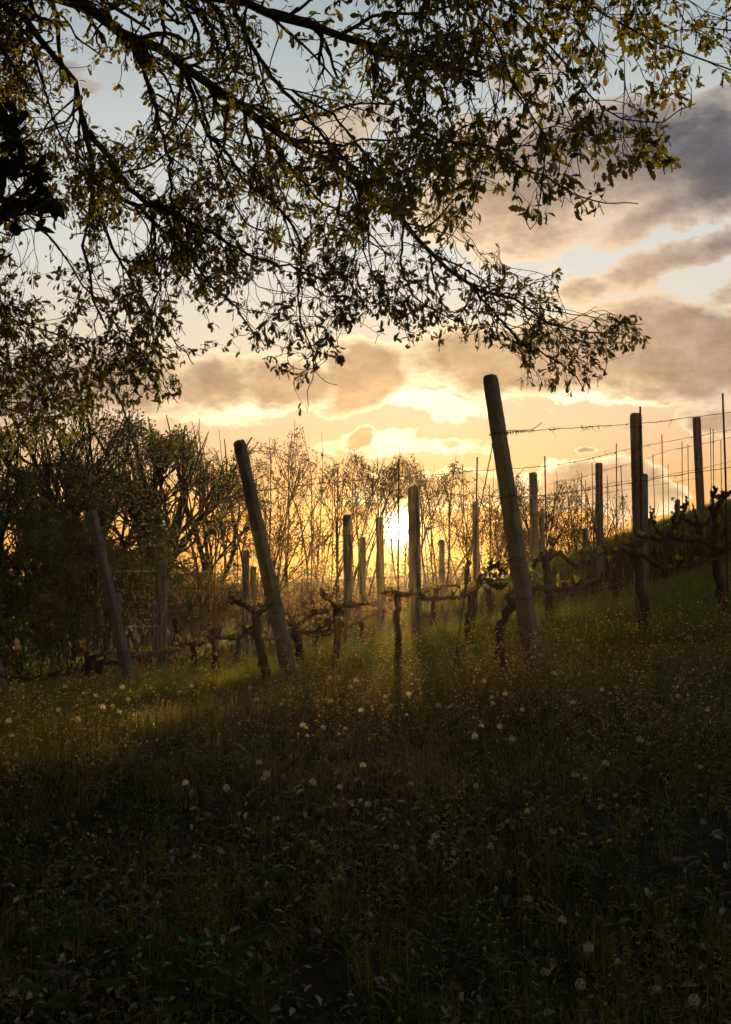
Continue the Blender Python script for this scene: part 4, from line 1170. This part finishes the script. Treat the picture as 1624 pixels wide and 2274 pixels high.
def bg_tree(label, px, d, H, stems, spread, n2, n3, n4, leaves, lsz, mat, r0=.055, tuft=.06, group=None, name='tree', cat='tree', tilt=(0, 0), leaf_top=.0, len2=.3, single=False, leaf_low=0.0, hang=0.0):
    x = P(px, 1300, d)[0]
    base = np.array((x, d, G(x, d)))
    o = thing(name, label, cat, base, group)
    K = 14
    wood = MB()
    if single:
        tr, trr = gnarl([base - (0, 0, .3), base + (.03, 0, H * .08), base + (-.05 + tilt[0] * .3, 0, H * .17)], r0 * 1.6, r0 * 1.2, 12, .06)
        bark_tube(wood, tr, trr, 10); s0 = tr[-1]
    else:
        s0 = base - (0, 0, .15)
    az = rng.uniform(0, 2 * math.pi, stems) if stems < 5 else np.arange(stems) * 2 * math.pi / stems + rng.normal(size=stems) * .3
    ln = np.ones(stems) * (H * (.86 if single else 1.0)) * rng.uniform(.78, 1.05, stems)
    lean = rng.uniform(.35, 1.0, stems) * spread
    S = np.empty((stems, K, 3)); S[:, 0] = s0 + (0 if single else 1) * rng.normal(size=(stems, 3)) * (.12, .12, 0)
    dv = unit(np.stack([np.sin(lean) * np.cos(az) + tilt[0], np.sin(lean) * np.sin(az) + tilt[1], np.cos(lean)], -1))
    for k in range(1, K):
        S[:, k] = S[:, k - 1] + dv * (ln / (K - 1))[:, None]; dv = unit(dv + rng.normal(size=(stems, 3)) * (.13 if single else .075) + (0, 0, .015))
    Sr = np.linspace(r0, r0 * .16, K)[None] * rng.uniform(.6, 1.1, (stems, 1))
    ok = above_sky(S.reshape(-1, 3), 25).reshape(stems, K)
    for i in range(stems):                      # stop a stem at the crown's edge
        bad = np.where(~ok[i])[0]
        if len(bad) and bad[0] > 2:
            S[i] = resample(S[i, :bad[0]], K)
    wood.tubes(S, Sr, 6)
    idx = np.repeat(np.arange(stems), n2); t = rng.uniform(.10 if single else .05 if cat == 'shrub' else (.40 if 690 < px < 1060 else .24), .97, len(idx))
    B, Br = grow(S, Sr, idx, t, H * len2 * (1.15 - t * .75) * rng.uniform(.6, 1.2, len(idx)), rng.uniform(.28, .80 if not single else .95, len(idx)), 8, .10, (0, 0, .05 - hang), .55, .25, .006)
    k = under_sky(B[:, -1]); B, Br = B[k], Br[k]; wood.tubes(B, Br, 5)
    L2 = np.linalg.norm(B[:, -1] - B[:, 0], axis=1)
    idx = np.repeat(np.arange(len(B)), n3); t = rng.uniform(.2, 1, len(idx))
    C, Cr = grow(B, Br, idx, t, L2[idx] * rng.uniform(.3, .62, len(idx)), rng.uniform(.3, .9, len(idx)), 6, .15, (0, 0, .04 - hang), .6, .4, .0045)
    k = under_sky(C[:, -1]); C, Cr = C[k], Cr[k]; wood.tubes(C, Cr, 4)
    idx = np.repeat(np.arange(len(C)), n4); t = rng.uniform(.25, 1, len(idx))
    D, Dr = grow(C, Cr, idx, t, rng.uniform(.12, .38, len(idx)), rng.uniform(.3, .9, len(idx)), 4, .18, (0, 0, .03), .8, .6, .0035)
    k = under_sky(D[:, -1])
    if single: k &= bough(D[:, -1]) > rng.random(len(D)) * .8
    D, Dr = D[k], Dr[k]; wood.tubes(D, Dr, 3)
    wood.build('branches' if not single else 'trunk', M_TREEBARK, o)
    e = np.concatenate([D[:, -1], C[:, -1]]); ed = unit(np.concatenate([D[:, -1] - D[:, -2], C[:, -1] - C[:, -2]]))
    hrel = (e[:, 2] - base[2]) / H
    keep = rng.random(len(e)) < np.clip(leaf_low + (1 - leaf_low) * (hrel - leaf_top) / .25, leaf_low, 1)
    e, ed = e[keep], ed[keep]
    if single:                                   # leaf in boughs with gaps of sky between
        k = rng.random(len(e)) < bough(e); e, ed = e[k], ed[k]
    n = np.maximum(1, rng.poisson(leaves, len(e))); idx = np.repeat(np.arange(len(e)), n)
    pts = e[idx] + rng.normal(size=(len(idx), 3)) * tuft; ax = unit(ed[idx] * .5 + rng.normal(size=(len(idx), 3)) * .8 - (0, 0, .15))
    k = under_sky(pts, 3)
    lf = MB(); put_leaves(lf, QUAD, pts[k], ax[k], np.array((0, 0, 1.)) + rng.normal(size=(k.sum(), 3)) * .7, rng.uniform(.6, 1.25, k.sum()) * lsz)
    lf.build('foliage', mat, o)
    return o


gt = 'bare limbed small trees behind the vines'
gs2 = 'undergrowth shrubs behind the vines'
# dense trees on the left
bg_tree('dark dense bushy tree filling the left edge behind the bottle', 40, 33, 7.2, 10, 1.0, 14, 8, 5, 4.6, .085, M_DENSE, .11, .13, tilt=(0, 0), len2=.30, single=True, leaf_low=.7)
bg_tree('dense dark tree with low crown behind the head of the grey leaning end post', 175, 36, 7.6, 9, .85, 10, 8, 5, 3.2, .085, M_DENSE, .11, .13, len2=.30, single=True, leaf_low=.75)
bg_tree('broad tree with forked trunk and clumped dark leaves right of the grey leaning end post', 350, 38, 8.0, 8, .60, 9, 7, 5, 3.6, .085, M_DENSE, .12, .12, len2=.30, single=True, leaf_low=.25, leaf_top=.2)
bg_tree('tree with green clumps and open branching just left of the second leaning end post', 470, 41, 7.9, 6, .42, 10, 7, 5, 4.0, .085, M_DENSE, .085, .11, len2=.28, single=True, leaf_low=.2, leaf_top=.3)
# bare limbed trees, tufts of young leaf at the tips
for a in [
    ('fan of bare stems with tufts of leaf right behind the second leaning end post', 590, 40, 8.3, 8, .40, 8, 5, 2),
    ('bare stemmed tree with the highest leaf tips between second end post and sun', 680, 42, 8.3, 6, .38, 8, 5, 2),
    ('tree of crossing bare branches above the smooth post left of the sun', 780, 41, 7.7, 6, .42, 8, 5, 2),
    ('slim tree with thin rising twigs left of the sun', 735, 44, 7.8, 6, .34, 8, 5, 2),
    ('thin twiggy tree just right of the sunlit post top', 925, 45, 7.4, 5, .36, 8, 5, 2),
    ('twiggy tree half hidden behind the top of the guy wire', 1115, 45, 7.2, 6, .40, 9, 5, 2),
    ('leafy tipped tree whose crown stands straight above the sun', 862, 43, 7.9, 5, .40, 8, 5, 2),
    ('tree of thin branches right of the sun, forking behind its post', 965, 41, 7.2, 6, .44, 8, 5, 2),
    ('airy tree behind the guy wire of the tallest end post', 1060, 42, 7.0, 7, .42, 9, 5, 2),
    ('small airy tree seen right of the tallest end post', 1180, 41, 6.6, 7, .44, 9, 5, 2),
    ('small airy tree behind the stakes on the slope, under the low purple cloud', 1290, 42, 6.2, 7, .47, 9, 5, 2),
    ('last and lowest airy tree before the hill, behind the tall holed post', 1385, 43, 5.6, 5, .42, 7, 5, 2),
]:
    bg_tree(a[0], a[1], a[2], a[3], a[4], a[5], a[6], a[7], a[8], 5.8, .072, M_SPARSE, .042, .05, gt, tilt=(.06, 0), leaf_top=.55, leaf_low=.20, len2=.28)
for i, (px, d, H, lab) in enumerate([
    (-40, 30, 3.4, 'dark bush at the left edge under the amber bottle'), (60, 29, 2.9, 'dark bush behind the low sprawling vine arms'), (150, 31, 3.3, 'bush behind the small tilted post'),
    (240, 33, 3.4, 'bush with yellow lit leaves behind the grey leaning end post'), (320, 36, 2.7, 'twiggy bush at the foot of the slotted post pair'), (410, 37, 2.6, 'twiggy bush between the slotted post and stubby vine'),
    (480, 38, 2.4, 'twiggy bush left of the second leaning end post'), (560, 39, 3.2, 'twiggy bush behind the slotted posts near the second end post'), (640, 40, 2.7, 'twiggy bush right of the second leaning end post'),
    (715, 41, 2.4, 'twiggy bush between the second end post and smooth post'), (800, 42, 2.0, 'golden bush below and left of the sun'), (900, 43, 1.7, 'golden bush below the sun and its post'),
    (1000, 43, 2.3, 'golden bush between the sunlit post and the tallest end post'), (1110, 43, 2.8, 'thin bush behind the tallest end post'), (1230, 43, 2.6, 'thin bush behind the vines right of the tallest end post')]):
    bg_tree(lab, px, d, H * 1.15, 9, .55, 7, 5, 3, (9 if i < 4 else 4 if i < 7 else 2.2), .075, M_DENSE if i < 6 else M_SPARSE, .022, .08, gs2, 'shrub', 'shrub', leaf_low=.8, len2=.34)


def build_scrub():
    # low scrub all along the far rise
    n = 26000
    th = rng.uniform(-1.0, 1.0, n); r = rng.uniform(92, 112, n)
    x, y = r * np.sin(th) / .9, 8 + r * np.cos(th)
    h = (.45 + .55 * np.abs(np.sin(th * 41 + np.sin(th * 97)))) * (.7 + .5 * np.sin(th * 13) ** 2)
    z = ground(x, y) + rng.random(n) ** .7 * h * 1.7
    m = MB(); put_leaves(m, QUAD, np.stack([x, y, z], -1), unit(rng.normal(size=(n, 3))), np.array((0, 0, 1.)) + rng.normal(size=(n, 3)), rng.uniform(.15, .42, n))
    o = m.build('distant_scrub', M_DENSE); tag(o, 'low hazy scrub along the far rise beyond the trees', 'scrub', kind='stuff')


build_scrub()


# ------------------------------------------------------------------ meadow
def spots(n, d0, d1, pw=1.0, margin=560, x0=None, x1=None):
    """ground points seen in the frame (and a good way past its sides), nearer ones denser"""
    u = rng.random(n)
    d = (d0 ** (1 - pw) + u * (d1 ** (1 - pw) - d0 ** (1 - pw))) ** (1 / (1 - pw)) if pw != 1 else d0 * (d1 / d0) ** u
    px = rng.uniform((-margin if x0 is None else x0), (W_PX + margin if x1 is None else x1), n)
    x = (px - W_PX / 2) / F_PX * d
    return x, d


def clumpy(x, y, s=1.0):
    return .5 + .25 * np.sin(x * 2.3 * s + 1.3 * np.sin(y * 1.9 * s)) + .25 * np.sin(y * 2.9 * s + 1.7 * np.sin(x * 1.3 * s + 2))


def blade_proto(bend):
    K = 5; t = np.linspace(0, 1, K)
    x = bend * t ** 2; z = t * (1 - .35 * bend * t)
    w = np.array([.5, .48, .38, .22, 0.02])
    v = np.vstack([np.stack([x, w, z], -1), np.stack([x, -w, z], -1)]); i = np.arange(K - 1)
    return v, [np.stack([i, i + 1, K + i + 1, K + i], -1)]


BL = [blade_proto(b) for b in (.15, .5, .9)]


def blades(m, x, y, h, w):
    z = ground(x, y); yaw = rng.uniform(0, 2 * math.pi, len(x))
    T = np.stack([x, y, z - .01], -1)
    which = rng.integers(0, 3, len(x))
    for k in range(3):
        s = which == k; c, q = np.cos(yaw[s]), np.sin(yaw[s]); n = s.sum()
        lean = rng.normal(size=n) * .25
        M = np.zeros((n, 3, 3))
        M[:, 0, 0] = c * h[s]; M[:, 1, 0] = q * h[s]; M[:, 0, 1] = -q * w[s]; M[:, 1, 1] = c * w[s]; M[:, 2, 2] = h[s]; M[:, 0, 2] = lean * c * h[s]; M[:, 1, 2] = lean * q * h[s]
        m.copies(BL[k][0], BL[k][1], M, T[s])


def build_grass():
    m = MB()
    x, y = spots(92000, 6.6, 14.5, 1.5)
    k = rng.random(len(x)) < .25 + .9 * clumpy(x, y) * sstep(y, 6.4, 8.2); x, y = x[k], y[k]
    h = rng.uniform(.05, .21, len(x)) * (.55 + .7 * clumpy(x, y, .7)) * (.6 + .4 * sstep(y, 7.2, 9.2)); blades(m, x, y, h, rng.uniform(.0028, .0055, len(x)))
    x, y = spots(27000, 3.5, 7.6, 1.2)
    k = rng.random(len(x)) < clumpy(x, y, 1.2) ** 2 * .9 + .05; x, y = x[k], y[k]
    blades(m, x, y, rng.uniform(.05, .17, len(x)), rng.uniform(.0018, .0036, len(x)))
    tx, ty = spots(360, 3.7, 9.0, 1.1); nb = rng.integers(14, 40, 360); ti = np.repeat(np.arange(360), nb)
    x, y = tx[ti] + rng.normal(size=len(ti)) * .035, ty[ti] + rng.normal(size=len(ti)) * .035
    blades(m, x, y, rng.uniform(.07, .24, len(x)) * rng.uniform(.6, 1.2, 360)[ti], rng.uniform(.0018, .0034, len(x)))
    o = m.build('meadow_grass', M_GRASS, smooth=True); tag(o, 'long thin grass of the shaded meadow, golden where the sun strikes', 'grass', kind='stuff')
    m = MB()
    x, y = spots(160000, 12.5, 35, 1.4)
    k = rng.random(len(x)) < .35 + .65 * clumpy(x, y, .5); x, y = x[k], y[k]
    blades(m, x, y, rng.uniform(.10, .30, len(x)) * (.6 + .6 * clumpy(x, y, .6)), rng.uniform(.004, .009, len(x)) * (.6 + y / 28))
    x, y = spots(45000, 20, 36, 1.0, x0=1100, x1=1850)
    blades(m, x, y, rng.uniform(.08, .20, len(x)), rng.uniform(.009, .015, len(x)))
    o = m.build('hill_grass', M_HGRASS); tag(o, 'green grass between the vine rows and up the right hand hill', 'grass', kind='stuff')


build_grass()


def weed_proto(seed):
    r = np.random.default_rng(seed)
    st, pd = MB(), MB()
    K = 8; t = np.linspace(0, 1, K); bend = r.uniform(-.25, .25, 2)
    p = np.stack([bend[0] * t ** 2, bend[1] * t ** 2, t], -1); p[1:] += r.normal(size=(K - 1, 3)) * .012
    st.tubes(p, np.linspace(.0046, .002, K), 3)
    n = r.integers(9, 17)
    for i in range(n):
        tt = .30 + .70 * (i + r.random()) / n; b = np.array([np.interp(tt, t, p[:, j]) for j in range(3)])
        a = r.uniform(0, 6.28); L = r.uniform(.06, .20) * (1.2 - .6 * tt); e = b + np.array((math.cos(a) * .8, math.sin(a) * .8, .65)) * L
        st.tubes(np.array([b, (b + e) / 2 + (0, 0, -.01), e]), np.array([.002, .0016, .0014]), 3)
        s = r.uniform(.009, .027)
        d = unit(r.normal(size=3)); M = frames(d[None], np.array((0, 0, 1.)))[0] * s
        v = np.array([(1.3, 0, 0), (0, .8, 0), (-1, 0, 0), (0, -.8, 0), (0, 0, .35), (0, 0, -.35)]) @ M.T + e
        pd.add(v, [[(0, 1, 4), (1, 2, 4), (2, 3, 4), (3, 0, 4), (1, 0, 5), (2, 1, 5), (3, 2, 5), (0, 3, 5)]])
    for i in range(5):
        tt = r.uniform(.03, .4); b = np.array([np.interp(tt, t, p[:, j]) for j in range(3)]); a = r.uniform(0, 6.28)
        M = frames(unit(np.array([[math.cos(a), math.sin(a), r.uniform(.1, .6)]])), np.array((0, 0, 1.))) * r.uniform(.10, .22)
        st.copies(LANCE[0], LANCE[1], M, b[None])
    cat = lambda m: (np.concatenate(m.v), [np.concatenate(f) for f in m.f.values()])
    return cat(st), cat(pd)


def build_weeds():
    protos = [weed_proto(s) for s in range(6)]
    st, pd = MB(), MB()
    for (n, d0, d1, pw, h0, h1, keep) in ((4000, 6.8, 12.8, 1.5, .14, .44, .85), (1900, 3.9, 7.0, 1.15, .10, .36, .8), (1300, 12.5, 20, 1.4, .18, .40, .7)):
        x, y = spots(n, d0, d1, pw)
        k = rng.random(n) < keep * (.12 + 1.5 * clumpy(x, y, .8) ** 2); x, y = x[k], y[k]
        h = rng.uniform(h0, h1, len(x)); yaw = rng.uniform(0, 6.28, len(x)); lx, ly = rng.normal(size=len(x)) * .15, rng.normal(size=len(x)) * .15
        M = np.zeros((len(x), 3, 3)); c, s = np.cos(yaw), np.sin(yaw)
        M[:, 0, 0] = c; M[:, 0, 1] = -s; M[:, 1, 0] = s; M[:, 1, 1] = c; M[:, 2, 2] = 1; M[:, 0, 2] = lx; M[:, 1, 2] = ly
        M *= h[:, None, None]; T = np.stack([x, y, ground(x, y) - .01], -1); w = rng.integers(0, 6, len(x))
        for i in range(6):
            st.copies(*protos[i][0], M[w == i], T[w == i]); q = (w == i) & ((y > 6.6) | (rng.random(len(x)) < .22)); pd.copies(*protos[i][1], M[q], T[q])
    o = st.build('meadow_weeds', M_WEED); tag(o, 'tangle of thin branching weed stems covering the bank', 'weeds', kind='stuff')
    o = pd.build('seed_heads', M_POD, smooth=False); tag(o, 'tiny pale seed pods sparkling on the meadow weeds', 'seed heads', kind='stuff')


build_weeds()


def build_yellow():
    m, s = MB(), MB()
    a = np.arange(5) * 2 * math.pi / 5
    pv, pf = [], []
    for k in a:
        c, q = math.cos(k), math.sin(k); b = len(pv)
        for (r, w, z) in ((.1, 0, 0), (.7, .45, .25), (1.05, 0, .35), (.7, -.45, .25)): pv.append((c * r - q * w, q * r + c * w, z))
        pf.append((b, b + 1, b + 2, b + 3))
    pv = np.array(pv)
    for (n, x0, x1, d0, d1) in ((230, 1220, 1700, 11.0, 14.0), (70, 1180, 1460, 9.8, 11.5), (60, 660, 900, 9.0, 11.5), (60, 1400, 1700, 8.4, 11)):
        x, y = spots(n, d0, d1, 1, x0=x0, x1=x1); z = ground(x, y); h = rng.uniform(.16, .34, n)
        top = np.stack([x + rng.normal(size=n) * .03, y + rng.normal(size=n) * .03, z + h], -1); b0 = np.stack([x, y, z - .01], -1)
        s.tubes(np.stack([b0, (b0 + top) / 2 + rng.normal(size=(n, 3)) * .012, top], 1), np.array([[.0016, .0013, .001]] * n), 3)
        M = frames(unit(rng.normal(size=(n, 3)) * (1, 1, .25)), np.array((0, -.3, 1.)) + rng.normal(size=(n, 3)) * .5) * rng.uniform(.005, .010, n)[:, None, None]
        m.copies(pv, [pf], M, top)
    o = s.build('flower_stems', M_WEED); tag(o, 'thin stems of the yellow flowers on the slope', 'stems', kind='stuff')
    o = m.build('yellow_flowers', M_YELLOW, smooth=False); tag(o, 'scattered small yellow flowers on the grassy slope at right', 'flowers', kind='stuff')


build_yellow()


def build_litter():
    m = MB()
    x, y = spots(25000, 3.4, 8.3, 1.2)
    k = rng.random(len(x)) < (1.25 - 1.25 * clumpy(x, y, .9)) * (1 - .85 * sstep(y, 5.9, 7.6)); x, y = x[k], y[k]
    n = len(x); ax = unit(np.stack([rng.normal(size=n), rng.normal(size=n), rng.normal(size=n) * .16], -1))
    pts = np.stack([x, y, ground(x, y) + rng.uniform(.004, .025, n)], -1)
    put_leaves(m, OAKDRY, pts, ax, np.array((0, 0, 1.)) + rng.normal(size=(n, 3)) * .22, rng.uniform(.022, .056, n))
    o = m.build('fallen_leaves', M_LITTER); tag(o, 'dry brown and grey oak leaves littering the dark foreground', 'leaves', kind='stuff')
    # low green ground cover
    h = MB()
    x, y = spots(6000, 3.5, 8.6, 1.25)
    k = rng.random(len(x)) < .6 * clumpy(x, y, 1.1) ** 2; x, y = x[k], y[k]; n = len(x)
    idx = np.repeat(np.arange(n), 5)
    ax = unit(np.stack([rng.normal(size=n * 5), rng.normal(size=n * 5), rng.uniform(.2, 1.2, n * 5)], -1))
    pts = np.stack([x, y, ground(x, y)], -1)[idx] + rng.normal(size=(n * 5, 3)) * (.03, .03, .01) + (0, 0, .01)
    put_leaves(h, SIMPLE, pts, ax, np.array((0, 0, 1.)), rng.uniform(.010, .034, n * 5))
    o = h.build('ground_herbs', M_HERB); tag(o, 'small dark green herbs creeping between the fallen leaves', 'herbs', kind='stuff')


build_litter()

# ------------------------------------------------------------------ dandelion clocks
gd = 'dandelion clocks in the meadow'
R5 = [(60, 200), (55, 305), (290, 88), (375, 118), (425, 130), (457, 178), (530, 200), (600, 235), (615, 205), (655, 207), (800, 110), (775, 75), (1110, 92), (1140, 145), (1345, 260), (1435, 270), (1365, 305), (1605, 195),
      (1150, 425), (1185, 475), (1170, 495), (1005, 537), (1390, 512), (825, 515), (1612, 437), (810, 1205), (870, 845), (1510, 535), (1465, 48), (1535, 275), (1470, 150), (345, 235), (260, 190), (570, 145), (700, 120), (740, 95), (850, 85), (545, 90), (500, 175), (1100, 40), (1255, 150), (1290, 115), (1520, 110), (1580, 60), (1555, 90), (40, 240), (1505, 300), (1250, 165)]
R6 = [(190, 120), (525, 62), (565, 160), (560, 135), (835, 30), (878, 32), (1050, 100), (1108, 93), (920, 160), (1385, 130), (1520, 190), (322, 172), (512, 265), (485, 305), (595, 265), (650, 320), (1220, 325), (1065, 428), (930, 485),
      (975, 495), (1485, 445), (718, 640), (310, 755), (290, 785), (555, 795), (390, 825), (135, 800), (720, 1035), (875, 1125), (990, 1245), (800, 1360), (955, 1410), (1085, 775), (830, 735), (15, 1105), (10, 610), (490, 530), (1120, 1310),
      (1295, 1435), (1460, 1480), (85, 130), (115, 175), (180, 215), (375, 180), (695, 190), (620, 120), (200, 520), (1500, 690)]
DAND = [(a * .5003, 1481 + b * .5003) for a, b in R5] + [(812.5 + a * .4998, 1481 + b * .4998) for a, b in R6]
DLAB = {(310, 755): 'large dandelion clock touching a smaller one, in the dark foreground right of centre', (555, 795): 'bright edged dandelion clock alone in the dark foreground right of the touching pair',
        (810, 1205): 'pale dandelion clock alone among fallen leaves at lower left of centre', (1612, 437): 'round golden dandelion clock in the centre of the meadow', (1150, 425): 'golden dandelion clock just above a ragged one left of centre',
        (1005, 537): 'dandelion clock lowest left of the ragged pair', (955, 1410): 'dim grey dandelion clock nearest the bottom edge', (990, 1245): 'ragged dandelion clock low on the right among green weeds',
        (290, 785): 'smaller dandelion clock tucked under the large one of the touching pair', (1460, 1480): 'dim pale dandelion clock in the leaf litter at bottom right', (718, 640): 'pinkish dandelion clock in the dark ground below the tallest end post'}
_pd = unit(np.random.default_rng(3).normal(size=(56, 3)))
protoH = []
for s in range(3):
    q = MB(); dd = unit(_pd + np.random.default_rng(s).normal(size=_pd.shape) * .12); dd = dd[dd[:, 2] > -.85 + .25 * s]
    if s == 2: dd = dd[(dd[:, 0] > -.2) | (dd[:, 1] > .1)]
    q.tubes(np.stack([dd * .12, dd * .55, dd * .82], 1), np.array([[.008, .007, .007]] * len(dd)), 3)
    for j in range(5):
        th = j * 1.2566 + .4
        a = unit(np.cross(dd, np.array((.3, .2, .9)))); b = np.cross(dd, a)
        e = dd * 1.0 + (a * math.cos(th) + b * math.sin(th)) * .26
        side = unit(np.cross(e - dd * .82, dd)) * .035
        v = np.stack([dd * .80, e + side, e - side], 1).reshape(-1, 3)
        q.add(v, [np.arange(len(dd) * 3).reshape(-1, 3)])
    protoH.append((np.concatenate(q.v), [np.concatenate(f) for f in q.f.values()]))
_lat = np.linspace(-1.3, 1.3, 5)
_core = np.array([(math.cos(a) * math.cos(b), math.cos(a) * math.sin(b), math.sin(a)) for a in _lat for b in np.arange(6) * math.pi / 3]) * .15
_i = np.arange(4)[:, None] * 6; _s = np.arange(6)[None]; _s2 = (_s + 1) % 6
_cf = [np.stack([_i + _s, _i + _s2, _i + 6 + _s2, _i + 6 + _s], -1).reshape(-1, 4)]
for i, (px, py) in enumerate(DAND):
    near = py > 1640
    h = (.16 if py > 1780 else .24 if near else .36)
    d = on_ground(px, py, h)
    if d is None or d > 20: d = 9.5
    c = P(px, py, d)
    x, y = c[0] + rng.normal() * .03, c[1] + rng.uniform(0, .05); g = np.array((x, y, G(x, y)))
    key = R5[i] if i < len(R5) else R6[i - len(R5)]
    lab = DLAB.get(key, 'small white dandelion clock on the dark shaded ground' if py > 1700 else ('small glinting dandelion clock among the weeds of the right half of the bank' if px > 812 else 'small glinting dandelion clock among the weeds of the left half of the bank'))
    o = thing('dandelion_clock', lab, 'dandelion', g, gd + (' foreground' if py > 1700 else (' right bank' if px > 812 else ' left bank')))
    st = MB(); st.tubes(resample([g - (0, 0, .02), g * .6 + c * .4 + rng.normal(size=3) * (.015, .015, 0), c], 8), np.linspace(.0024, .0017, 8), 5); st.build('stem', M_STEM, o)
    hd = MB(); s = rng.uniform(.010, .0165) * (1.0 if near else .9); w = rng.integers(0, 3)
    a = rng.uniform(0, 6.28); M = np.array([[[math.cos(a), -math.sin(a), 0], [math.sin(a), math.cos(a), 0], [0, 0, 1]]]) * s
    hd.copies(*protoH[w], M, c[None]); hd.copies(_core, _cf, M, c[None])
    hd.build('seed_head', M_DOWN, o)

# ------------------------------------------------------------------ leafy plants and twigs in the foreground
gh = 'leafy plants in the dark foreground'


def herb(px, py, label, n=11, sz=.12, up=.9, h=.05):
    d = on_ground(px, py, h) or 5.0
    c = P(px, py, d); x, y = c[0], c[1]; g = np.array((x, y, G(x, y)))
    o = thing('leafy_plant', label, 'plant', g, gh)
    st = MB(); K = 6; tip = g + np.array((rng.normal() * .02, rng.normal() * .02, sz * 1.3)); sp = resample([g - (0, 0, .02), g * .5 + tip * .5 + rng.normal(size=3) * .006, tip], K)
    st.tubes(sp, np.linspace(.004, .002, K), 5); st.build('stem', M_STEM, o)
    lf = MB(); t = np.linspace(0.05, 1, n); b = np.stack([np.interp(t * (K - 1), np.arange(K), sp[:, j]) for j in range(3)], -1)
    az = np.arange(n) * 2.4 + rng.normal(size=n) * .3
    ax = unit(np.stack([np.cos(az), np.sin(az), up * (.3 + t)], -1))
    put_leaves(lf, LANCE, b, ax, np.array((0, 0, 1.)), sz * rng.uniform(.7, 1.15, n) * (1.15 - .45 * t))
    lf.build('foliage', M_HERB, o)


for a in [(125, 2106, 'dark leafy plant low at the left with spreading pointed leaves', 12, .13), (275, 2171, 'leafy plant left of centre at the bottom with narrow leaves', 11, .12), (440, 2215, 'large leafy plant at the bottom edge, left one of the two big ones', 15, .15),
          (525, 2212, 'large upright leafy plant at the bottom edge, right one of the two big ones', 15, .15), (360, 1850, 'leafy plant in the middle distance left of centre', 11, .12), (115, 2250, 'leafy plant cut by the bottom edge at far left', 11, .12),
          (1377, 1955, 'leafy plant with upright leaves at the right of the dark ground', 11, .13), (1122, 1781, 'low leafy clump right of centre under the tallest end post', 11, .11), (1440, 2010, 'leafy plant just below another at the right', 11, .12), (590, 1990, 'tall stemmed plant at lower centre with bare stalks', 10, .13),
          (270, 1815, 'small leafy clump left of the meadow plant', 9, .10), (1010, 2120, 'wide leafy plant at lower right of centre', 12, .12), (760, 2070, 'small leafy plant near the lower centre', 9, .10), (1250, 1800, 'low leafy clump among fallen leaves at right', 10, .10), (900, 2240, 'leafy plant at the bottom edge right of centre', 11, .12)]:
    herb(*a)


def twig(pts, label, r=.005):
    w = []
    for (px, py) in pts:
        d = on_ground(px, py, .012) or 5.0; w.append(P(px, py, d))
    p = resample(w, 14); p += rng.normal(size=p.shape) * .003
    o = thing('fallen_twig', label, 'twig', p[0])
    m = MB(); rr = np.linspace(r, r * .45, 14); bark_tube(m, p, rr, 7)
    for _ in range(3):
        i = rng.integers(3, 12); d = unit(rng.normal(size=3) * (1, 1, .3) + (0, 0, .2)); q = np.array([p[i], p[i] + d * .03, p[i] + d * .06 + (0, 0, .008)]); m.tubes(q, np.array([r * .5, r * .4, r * .25]), 5)
    m.build('wood', M_TWIG, o)


twig([(715, 1945), (722, 1930), (735, 1922), (733, 1905)], 'short curved pale twig on the litter just left of the lower centre')
twig([(1230, 1800), (1275, 1772), (1320, 1742), (1385, 1715)], 'long thin pale twig slanting up through the right foreground', .006)
twig([(470, 1862), (520, 1890), (560, 1925), (590, 1950)], 'dark thin twig lying across the left middle foreground', .004)
twig([(150, 2060), (240, 2040), (340, 2030)], 'long bent stalk lying in the leaf litter at lower left', .004)
twig([(1450, 2010), (1500, 1985), (1560, 1975)], 'grey twig on the litter near the right edge', .004)

# ------------------------------------------------------------------ air
def build_haze():
    lo, hi = np.array((-134., -36., -8.)), np.array((134., 127., 7.4))
    m = MB(); m.box((lo + hi) / 2, hi - lo)
    mat = bpy.data.materials.new('evening_haze'); mat.use_nodes = True; nt = mat.node_tree
    nt.nodes.remove(nt.nodes['Principled BSDF'])
    v = nt.nodes.new('ShaderNodeVolumePrincipled')
    v.inputs['Color'].default_value = (1.0, .76, .46, 1); v.inputs['Density'].default_value = HAZE; v.inputs['Anisotropy'].default_value = .86
    nt.links.new(v.outputs[0], nt.nodes['Material Output'].inputs['Volume'])
    o = m.build('haze', mat, smooth=False); tag(o, 'thin warm evening haze glowing round the low sun', 'haze', kind='stuff')


HAZE = 0.00024
build_haze()
